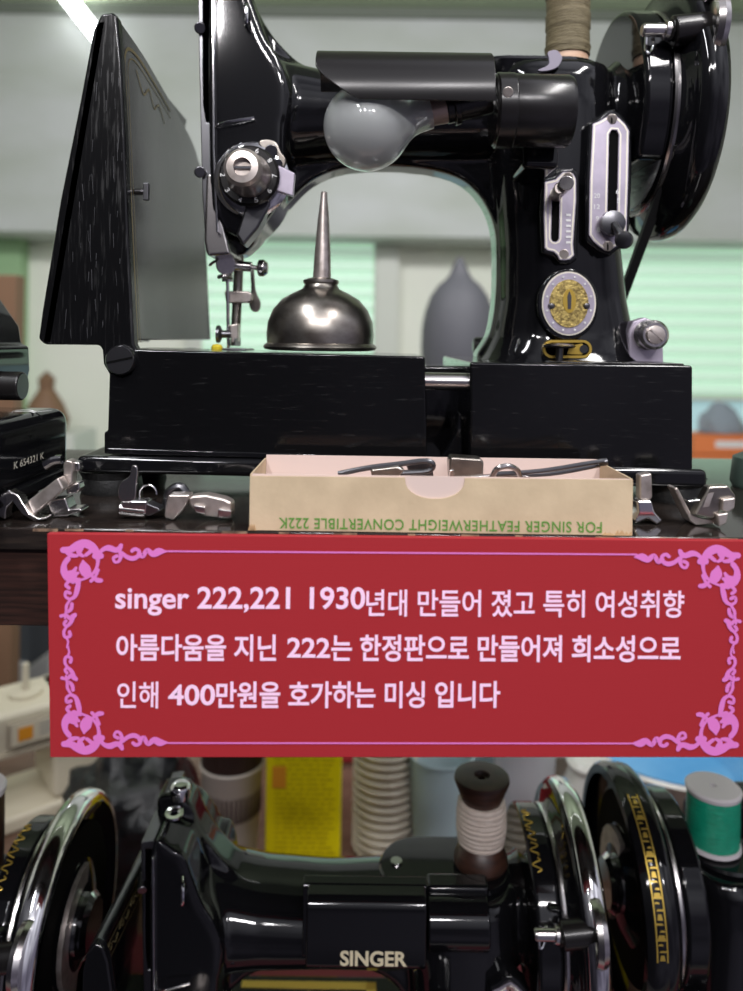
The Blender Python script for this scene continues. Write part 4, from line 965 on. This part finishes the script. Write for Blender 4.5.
b_ = B(); cc = P(148, 500, .445); tube(b_, [cc + Vector((.0050 * math.cos(a), 0, .0055 * math.sin(a))) for a in [2 * PI * k / 16 for k in range(16)]], .0006, 8); obj('wire_ring', b_, 'chrome', t)
rest(t)
# 4 hinged foot
t = thing('presser_foot', 'brownish nickel presser foot lying on its side beside the card box', 'presser foot', P(195, 524, .43), GF)
b_ = B(); prism(b_, pp([(168, 497), (190, 497), (186, 508), (179, 517), (173, 523), (164, 520), (165, 509)], .432), (0, .010, 0)); obj('sole', b_, 'satin', t, bevel=.0012)
b_ = B(); prism(b_, pp([(187, 500), (194, 498), (206, 497), (224, 501), (232, 505), (232, 519), (227, 522), (216, 520), (205, 519), (195, 514), (189, 508)], .434), (0, .010, 0)); obj('body', b_, 'satin', t, bevel=.0016)
b_ = B(); prism(b_, pp([(193, 507), (205, 509), (205, 517), (195, 515)], .431), (0, .006, 0)); prism(b_, pp([(218, 511), (232, 513), (231, 521), (217, 520)], .431), (0, .006, 0)); obj('cheek', b_, 'steel', t, bevel=.0008)
b_ = B(); tube(b_, [P(166, 510, .447), P(170, 494, .447), P(180, 489, .447), P(186, 496, .447)], .0028); obj('spring', b_, 'darksteel', t)
rest(t)
# 5 to the right of the box
t = thing('presser_foot', 'narrow upright presser foot with pale shank right against the card box', 'presser foot', P(650, 520, .44), GF)
b_ = B(); prism(b_, pp([(640, 477), (652, 475), (653, 500), (650, 503), (640, 502)], .440), (0, .008, 0)); obj('shank', b_, 'satin', t, bevel=.0016)
b_ = B(); prism(b_, pp([(637, 503), (652, 503), (655, 514), (663, 523), (657, 527), (648, 521), (636, 526), (634, 522), (638, 514)], .438), (0, .010, 0)); obj('sole', b_, 'chrome', t, bevel=.0012)
rest(t)
t = thing('presser_foot', 'large bronze coloured V shaped presser foot on the right of the shelf', 'presser foot', P(705, 525, .44), GF)
b_ = B(); prism(b_, pp([(674, 489), (678, 488), (692, 515), (704, 519), (722, 519), (722, 524), (696, 526), (690, 522)], .438), (0, .012, 0)); obj('sole', b_, 'satin', t, bevel=.001)
b_ = B(); prism(b_, pp([(709, 487), (729, 486), (736, 496), (736, 503), (727, 503), (720, 512), (714, 520), (694, 516)], .434), (0, .008, 0)); obj('body', b_, 'oldsteel', t, bevel=.0014)
b_ = B(); prism(b_, pp([(723, 500), (736, 498), (735, 509), (729, 513), (722, 511)], .431), (0, .006, 0)); prism(b_, pp([(717, 515), (729, 513), (727, 524), (719, 528)], .431), (0, .008, 0)); obj('clamp', b_, 'satin', t, bevel=.001)
b_ = B(); prism(b_, pp([(688, 501), (700, 500), (701, 502), (689, 503.5)], .436), (0, .006, 0)); obj('lug', b_, 'chrome', t, bevel=.0005)
b_ = B(); prism(b_, pp([(708, 494), (714, 493), (709, 507), (703, 508)], .4338), (0, .0004, 0)); obj('stamp', b_, 'satin', t)
rest(t)
# dark green thing at the far right
b_ = B(); q = P(762, 490, .56); lathe(b_, [(0, 0), (.020, 0), (.022, .004), (.020, .022), (.012, .026), (.011, .060), (0, .062)], (q.x, .56, SH), (0, 0, 1)); tag(obj('jar', b_, 'darkgreen'), 'dark green jar cut by the right edge on the shelf', 'jar')
# ------------------------------------------------------------------ card box
Yb0, Yb1 = .4125, .470
t = thing('card_box', 'open kraft card box with upside down green print at the shelf edge', 'box', P(442, 533, Yb0))
zb0 = SH + .0004
a = P(250, 476, Yb0); c_ = P(633, 480, Yb0); xl, xr = a.x, c_.x; zl, zr = a.z, c_.z
nx = P(435, 478, Yb0); nr = P(465, 478, Yb0).x - nx.x
top = [Vector((xl, Yb0, zl)), Vector((nx.x - nr, Yb0, zl + (zr - zl) * .4))]
top += [Vector((nx.x + nr * math.cos(a), Yb0, nx.z - nr * .70 * math.sin(a) ** .8)) for a in [PI - PI * k / 14 for k in range(1, 14)]]
top += [Vector((nx.x + nr, Yb0, zl + (zr - zl) * .6)), Vector((xr, Yb0, zr))]
b_ = B(); prism(b_, [Vector((xl, Yb0, zb0))] + top + [Vector((xr, Yb0, zb0))], (0, .0009, 0)); obj('front_wall', b_, 'card', t)
b_ = B(); box(b_, (xl + .001, Yb0 + .001, zb0), (xr - .001, Yb0 + .0019, zl + .001)); obj('lining', b_, 'cardin', t)
b_ = B(); box(b_, (xl, Yb0 + .001, zb0), (xl + .0009, Yb1, zl + .001)); obj('end_wall', b_, 'card', t); b_ = B(); box(b_, (xr - .0009, Yb0 + .001, zb0), (xr, Yb1, zr + .0005)); obj('end_wall', b_, 'card', t)
b_ = B(); box(b_, (xl + .001, Yb1 - .0009, zb0), (xr - .001, Yb1, zl + .003)); obj('back_wall', b_, 'cardin', t)
b_ = B(); box(b_, (xl + .001, Yb0 + .002, zb0), (xr - .001, Yb1 - .001, zb0 + .0009)); obj('bottom', b_, 'cardin', t)
b_ = B(); 
for i in range(9):
    x = P(604 + i * 3.2, 530, Yb0).x; h = random.uniform(.001, .003)
    prism(b_, [Vector((x - .0012, Yb0 - .0008, zb0)), Vector((x + .0012, Yb0 - .0008, zb0)), Vector((x + random.uniform(-.001, .001), Yb0 - .0002, zb0 + h))], (0, .001, 0))
obj('torn_corner', b_, 'torn', t); b_ = B()
for i in range(4):
    x = P(250 + i * 1.5, 530, Yb0).x; prism(b_, [Vector((x - .001, Yb0 - .0008, zb0)), Vector((x + .001, Yb0 - .0008, zb0)), Vector((x, Yb0 - .0002, zb0 + .0035))], (0, .001, 0))
obj('torn_corner', b_, 'torn', t)
a = P(602, 520.5, Yb0 - .0003); c_ = P(279, 516.5, Yb0 - .0003)
a = Vector((a.x, a.y, a.z)); text('lettering', 'FOR SINGER FEATHERWEIGHT CONVERTIBLE 222K', 'greenink', t, P(602, 522, Yb0 - .0003), P(279, 517.5, Yb0 - .0003) - P(602, 522, Yb0 - .0003), (0, 0, -1), (P(279, 516, Yb0) - P(602, 519, Yb0)).length, 11 * Yb0 / F, .012, 1.08)
# attachments in the box
zi = zl - .004
t = thing('hemmer_attachment', 'black steel hemmer with looped arm in the left of the card box', 'sewing attachment', P(390, 470, .44))
b_ = B(); tube(b_, [P(338, 474, .44), P(368, 468, .44), P(400, 464, .44), P(424, 461, .44), P(433, 464, .44), (P(428, 471, .44)), P(400, 473, .44)], .0016); obj('arm', b_, 'darksteel', t)
b_ = B(); prism(b_, pp([(405, 463), (432, 461), (434, 480), (412, 480)], .45), (0, .006, 0)); obj('plate', b_, 'darksteel', t, bevel=.001)
b_ = B(); prism(b_, pp([(370, 469), (398, 466), (405, 470), (398, 478), (372, 478)], .437), (0, .006, 0)); obj('body', b_, 'oldsteel', t, bevel=.0015)
t = thing('binder_attachment', 'short dark steel binder clip in the middle of the card box', 'sewing attachment', P(466, 470, .44))
b_ = B(); prism(b_, pp([(451, 457), (481, 459), (484, 462), (483, 482), (450, 480), (449, 463)], .442), (0, .014, 0)); obj('body', b_, 'oldsteel', t, bevel=.0022)
b_ = B(); prism(b_, pp([(450, 470), (454, 470), (455, 480), (450, 480)], .440), (0, .004, 0)); obj('tab', b_, 'chrome', t, bevel=.0004)
t = thing('ruffler_attachment', 'long thin steel attachment with curved loop in the right of the card box', 'sewing attachment', P(550, 470, .44))
b_ = B(); tube(b_, [P(494, 474, .438), P(540, 471, .438), P(590, 463, .438), P(604, 461, .438)], .0013); tube(b_, [P(500, 475, .444), P(550, 474, .444), P(600, 465, .444)], .0013); cyl(b_, P(598, 463, .440), P(607, 461.5, .440), .0022); obj('arm', b_, 'darksteel', t)
b_ = B(); tube(b_, [P(492, 477, .436), P(497, 469, .434), P(508, 466, .434), P(517, 470, .436), P(520, 477, .438)], .0016); obj('loop', b_, 'steel', t)
b_ = B(); prism(b_, pp([(455, 478), (500, 474), (530, 476), (530, 482), (455, 482)], .440), (0, .004, 0)); obj('plate', b_, 'steel', t, bevel=.0006)

# ------------------------------------------------------------------ table below and what stands on it
t = thing('table', 'brown wooden table under the lower machines and plastic cups', 'table', (0, 1.0, TB))
obj('tabletop', box_((-1.1, .45, TB - .03), (1.1, 1.62, TB)), 'table', t, bevel=.003)
for sx in (-1, 1):
    for yy in (.50, 1.57):
        obj('leg', box_((sx * 1.05 - .03, yy - .03, FL), (sx * 1.05 + .03, yy + .03, TB - .0301)), 'table', t)
b_ = B(); box(b_, (-.75, .47, TB + .0002), (.75, P(370, 853, 1).z and .99, TB + .0035)); tag(obj('cloth', b_, 'maroon'), 'maroon cloth spread under the lower sewing machines', 'cloth')
for o_ in (low, left, right): pass
# beds of the copies need feet to stand on the cloth
for nm_, root_ in (('a', low), ('b', left), ('c', right)):
    bpy.context.view_layer.update()
    for lx, ly in ((-.13, -.04 + .07), (.14, -.04 + .07), (-.13, .17), (.14, .17)):
        ctr = root_.matrix_world @ Vector((lx, ly, 0)); zlow = zbd - .06
        b_ = B(); cyl(b_, (ctr.x, ctr.y, TB + .0036), (ctr.x, ctr.y, zlow), .018); o = obj('foot', b_, 'rubber'); attach(o, root_)

def onT(px_, Y): q = P(px_, 800, Y); return Vector((q.x, Y, TB))
# cream sewing machine
t = thing('sewing_machine', 'cream plastic sewing machine behind the left end of the red sign', 'sewing machine', onT(20, 1.2))
R = Matrix.Rotation(math.radians(38), 3, 'Z'); cen = Vector((P(-15, 740, 1.22).x, 1.22, TB))
def rb(lo, hi, name, m, bv=.006):
    lo = (lo[0], lo[1], lo[2] * .80); hi = (hi[0], hi[1], hi[2] * .80)
    bb = B(); box(bb, lo, hi); bmesh.ops.rotate(bb, verts=bb.verts, cent=(0, 0, 0), matrix=R); bmesh.ops.translate(bb, verts=bb.verts, vec=cen); return obj(name, bb, m, t, bevel=bv)
rb((-.24, -.065, 0), (.21, .065, .035), 'base', 'cream', .008)
rb((.09, -.06, .035), (.20, .06, .235), 'column', 'cream', .01)
rb((-.22, -.055, .145), (.20, .06, .235), 'arm', 'cream', .012)
rb((-.06, -.0615, .150), (.19, -.055, .158), 'ledge', 'creamdark', .001)
rb((.02, -.064, .168), (.16, -.0601, .218), 'front_panel', 'creamdark', .001)
rb((.024, -.0655, .172), (.156, -.064, .214), 'panel_face', 'cream', .0006)
rb((.034, -.0665, .180), (.056, -.0655, .206), 'orange_emblem', 'orangeink', .0006)
for k in range(3): rb((.066, -.0662, .183 + k * .009), (.145, -.0656, .186 + k * .009), 'panel_line', 'grey', .0002)
bb = B(); q = cen + R @ Vector((.06, 0, .188)); lathe(bb, [(0, 0), (.026, 0), (.026, .006), (.006, .008), (.005, .05), (0, .051)], q, (0, 0, 1)); obj('spool_pin', bb, 'cream', t)
bb = B(); q = cen + R @ Vector((.20, -.03, .10)); cyl(bb, q, q + R @ Vector((.03, 0, 0)), .030); cyl(bb, cen + R @ Vector((.16, -.06, .12)), cen + R @ Vector((.18, -.09, .122)), .004); obj('hand_wheel', bb, 'cream', t, bevel=.003)
# crumpled black bag
b_ = B(); bmesh.ops.create_icosphere(b_, subdivisions=4, radius=1)
c0 = onT(128, 1.12)
for v in b_.verts:
    n_ = v.co.normalized(); from mathutils import noise as NZ
    k = 1 + .30 * NZ.noise(n_ * 2.2) + .16 * NZ.noise(n_ * 6) + .05 * NZ.noise(n_ * 15)
    v.co = Vector((n_.x * .095 * k, n_.y * .09 * k, max(0.0, .075 + n_.z * .095 * k)))
bmesh.ops.translate(b_, verts=b_.verts, vec=c0); tag(obj('plastic_bag', b_, 'bag', ang=60), 'crumpled black plastic bag behind the left machine wheel', 'bag')
# paper cup with ribbed dark top
q = onT(232, 1.12)
t = thing('paper_cup', 'pale paper cup with ribbed dark brown contents left of the yellow carton', 'cup', q)
b_ = B(); lathe(b_, [(0, 0), (.036, 0), (.046, .155), (.048, .158), (.046, .161), (.044, .158), (.034, .004), (0, .004)], q, (0, 0, 1), 48); obj('cup_body', b_, 'cup', t)
b_ = B()
for k in range(40):
    a = 2 * PI * k / 40; cyl(b_, q + Vector((.040 * math.cos(a), .040 * math.sin(a), .09)), q + Vector((.043 * math.cos(a), .043 * math.sin(a), .205)), .0036, seg=6)
cyl(b_, q + Vector((0, 0, .08)), q + Vector((0, 0, .20)), .040); obj('brush_bristles', b_, 'coffee', t)
b_ = B(); prism(b_, [q + Vector((-.020, -.0415, .060)), q + Vector((.012, -.0435, .060)), q + Vector((.010, -.0445, .072)), q + Vector((-.022, -.0425, .070))], (0, .003, 0)); obj('green_print', b_, 'teal', t)
# yellow carton
q = onT(303, 1.06)
t = thing('carton', 'tall yellow printed carton behind the middle machine arm', 'carton', q)
wx = .052
b_ = B(); box(b_, (q.x - wx, 1.06, TB), (q.x + wx, 1.12, TB + .27)); cb_ = obj('carton_body', b_, 'yellow', t, bevel=.001)
b_ = B()
for k in range(34):
    z = TB + .03 + k * .0068; 
    x = q.x - .040
    while x < q.x + .034:
        l = random.uniform(.006, .02); box(b_, (x, 1.0594, z), (min(x + l, q.x + .045), 1.0599, z + .0022)); x += l + .003
obj('printed_lines', b_, 'yellowink', t)
b_ = B(); box(b_, (q.x - .043, 1.0588, TB + .20), (q.x - .02, 1.0593, TB + .25)); box(b_, (q.x - .043, 1.0588, TB + .155), (q.x - .024, 1.0593, TB + .185)); obj('printed_block', b_, 'orangeink', t)
# stack of lids
q = onT(385, 1.17)
for k in range(15):
    b_ = B(); z = k * .0125
    lathe(b_, [(0, z), (.040, z), (.046, z + .002), (.049, z + .008), (.0505, z + .0105), (.049, z + .0118), (.044, z + .0113), (0, z + .0113)], q, (0, 0, 1), 40)
    o = obj('plastic_dish', b_, 'lid')
    ords = ['topmost', 'second', 'third', 'fourth', 'fifth', 'sixth', 'seventh', 'eighth', 'ninth', 'tenth', 'eleventh', 'twelfth', 'thirteenth', 'fourteenth', 'lowest']
    wd_ = ords[14 - k]
    tag(o, 'round cream plastic dish, %s in the stack beside the yellow carton' % (wd_ if wd_ in ('topmost', 'lowest') else wd_ + ' from the top'), 'dish', 'stacked cream dishes')
# translucent containers
def cupv(name, label, q, r0, r1, h, m, handle=False):
    t = thing(name, label, 'cup', q)
    b_ = B(); lathe(b_, [(0, 0), (r0, 0), (r1, h), (r1 + .003, h + .001), (r1 + .002, h + .003), (r1 - .002, h), (r0 - .002, .003), (0, .003)], q, (0, 0, 1), 48); obj('cup_body', b_, m, t)
    if handle:
        b_ = B(); tube(b_, [q + Vector((r1 - .004, -.01, h * .80)), q + Vector((r1 + .022, -.015, h * .78)), q + Vector((r1 + .028, -.015, h * .55)), q + Vector((r1 + .014, -.012, h * .40)), q + Vector((r0 + .004, -.01, h * .38))], .005); obj('handle', b_, m, t)
cupv('plastic_cup', 'translucent blue plastic cup right of the stacked lids', onT(441, 1.14), .040, .048, .165, 'clear')
cupv('plastic_cup', 'clear blue cup half hidden behind the cream thread spool', onT(474, 1.28), .036, .044, .16, 'clear')
cupv('plastic_jug', 'white plastic jug with handle right of the cream thread spool', onT(524, 1.18), .038, .050, .185, 'clearw', True)
# white ceramic bird-like vessel
q = onT(590, 1.10)
b_ = B(); lathe(b_, [(0, 0), (.035, 0), (.048, .03), (.052, .08), (.046, .12), (.036, .15), (.030, .165), (.034, .175), (.026, .18), (0, .17)], q, (0, 0, 1), 40)
t = thing('ceramic_pot', 'white ceramic pot with stubby spout behind the middle hand wheel', 'pot', q); obj('pot_body', b_, 'porcelain', t)
b_ = B(); tube(b_, [q + Vector((-.038, -.02, .11)), q + Vector((-.050, -.03, .14)), q + Vector((-.048, -.03, .165))], .014, r1=.009); obj('spout', b_, 'porcelain', t)
# big blue plate
q = Vector((P(672, 800, 1.33).x, 1.33, TB))
t = thing('bowl', 'large shallow bowl with blue glaze and white rim at lower right', 'bowl', q)
b_ = B(); lathe(b_, [(0, .0), (.07, .0), (.10, .02), (.165, .085), (.190, .105), (.196, .110), (.190, .113), (.162, .094), (.10, .032), (0, .020)], q, (0, 0, 1), 64); obj('bowl_body', b_, 'porcelain', t)
b_ = B(); lathe(b_, [(.186, .1128), (.160, .0945), (.10, .0335), (0, .0215)], q, (0, 0, 1), 64); obj('glaze', b_, 'blue', t)
# red crate behind
q = onT(390, 1.42)
t = thing('crate', 'red plastic crate behind the cups', 'crate', q)
b_ = B(); x0, x1 = P(250, 800, 1.42).x, P(540, 800, 1.42).x
for lo, hi in (((x0, 1.40, TB), (x1, 1.408, TB + .20)), ((x0, 1.56, TB), (x1, 1.568, TB + .20)), ((x0, 1.408, TB), (x0 + .008, 1.56, TB + .20)), ((x1 - .008, 1.408, TB), (x1, 1.56, TB + .20)), ((x0, 1.40, TB), (x1, 1.568, TB + .006))): box(b_, lo, hi)
obj('crate_body', b_, 'red', t, bevel=.002)
b_ = B(); 
for k in range(9): xx = x0 + .03 + k * (x1 - x0 - .06) / 8; box(b_, (xx - .006, 1.392, TB + .01), (xx + .006, 1.40, TB + .19))
obj('rib', b_, 'red', t, bevel=.001)
# things standing farther back at the lower left
q = P(4, 700, 1.9)
tag(obj('wooden_post', box_((P(-14, 700, 1.9).x, 1.9, FL), (P(10, 700, 1.9).x, 1.95, .15)), 'brown', bevel=.002), 'brown wooden post at the left edge behind the cream machine', 'post')
t = thing('metal_cabinet', 'grey metal cabinet with dark front beyond the cream machine', 'cabinet', (P(30, 700, 2.2).x, 2.2, FL))
zc2 = P(30, 600, 2.2).z
obj('cabinet_body', box_((P(9, 700, 2.2).x, 2.2, FL), (P(130, 700, 2.2).x, 2.6, zc2)), 'dgrey', t, bevel=.004)
obj('side_panel', box_((P(11, 700, 2.18).x, 2.18, FL), (P(24, 700, 2.18).x, 2.1995, P(30, 664, 2.18).z)), 'grey', t, bevel=.003)
b_ = B(); prism(b_, pp([(24, 672), (50, 652), (50, 680), (24, 692)], 2.15), (0, .045, 0)); obj('drawer_front', b_, 'grey', t, bevel=.003)
# orange boxes and cloth on the far sill at right
t = thing('storage_bench', 'pale wooden bench below the right window', 'bench', (P(715, 480, 3.4).x, 3.4, FL))
zt3 = P(715, 474, 3.4).z
obj('bench_top', box_((P(640, 480, 3.4).x, 3.25, zt3 - .04), (P(900, 480, 3.4).x, 3.9, zt3 - .008)), 'frame', t)
for xx in (660, 880): obj('leg', box_((P(xx, 480, 3.4).x, 3.35, FL), (P(xx + 8, 480, 3.4).x, 3.8, zt3 - .041)), 'frame', t)
def farbox(x0, x1, y0, y1, Y, m, label, name='storage_box', cat='box', stripe=None):
    a, c_ = P(x0, y0, Y), P(x1, y1, Y)
    t = thing(name, label, cat, (a.x, Y, c_.z))
    obj('box_body', box_((a.x, Y, c_.z), (c_.x, Y + .15, a.z)), m, t, bevel=.004)
    if stripe: obj('box_label', box_((a.x + (c_.x - a.x) * .25, Y - .003, c_.z + (a.z - c_.z) * .35), (a.x + (c_.x - a.x) * .65, Y - .0005, c_.z + (a.z - c_.z) * .7)), stripe, t)
farbox(694, 790, 455, 474, 3.40, 'orange', 'lower orange box with teal label far back at right', stripe='teal')
farbox(694, 780, 435, 454.8, 3.40, 'orange', 'upper orange box with white label far back at right', stripe='paper')
b_ = B(); bmesh.ops.create_icosphere(b_, subdivisions=3, radius=1)
c0 = P(722, 432, 3.49)
for v in b_.verts:
    n_ = v.co.normalized(); k = 1 + .3 * NZ.noise(n_ * 2.5); v.co = c0 + Vector((n_.x * .10 * k, n_.y * .06 * k, max(0, n_.z) * .13 * k))
tag(obj('cloth_bundle', b_, 'greyblue'), 'grey blue cloth bundle on top of the far orange boxes', 'cloth')
tag(obj('side_cabinet', box_((P(-60, 432, 3.6).x, 3.6, FL), (P(74, 432, 3.6).x, 3.9, P(46, 431, 3.7).z - .002)), 'frame', bevel=.004), 'low white cabinet far behind at the left under the brown ornament', 'cabinet')
tag(obj('brown_figure', lathe(B(), [(0, 0), (.09, 0), (.11, .05), (.08, .13), (.035, .20), (.04, .25), (0, .29)], P(46, 430, 3.7), (0, 0, 1), 24), 'brown'), 'small brown ornament blurred far behind at left', 'ornament')
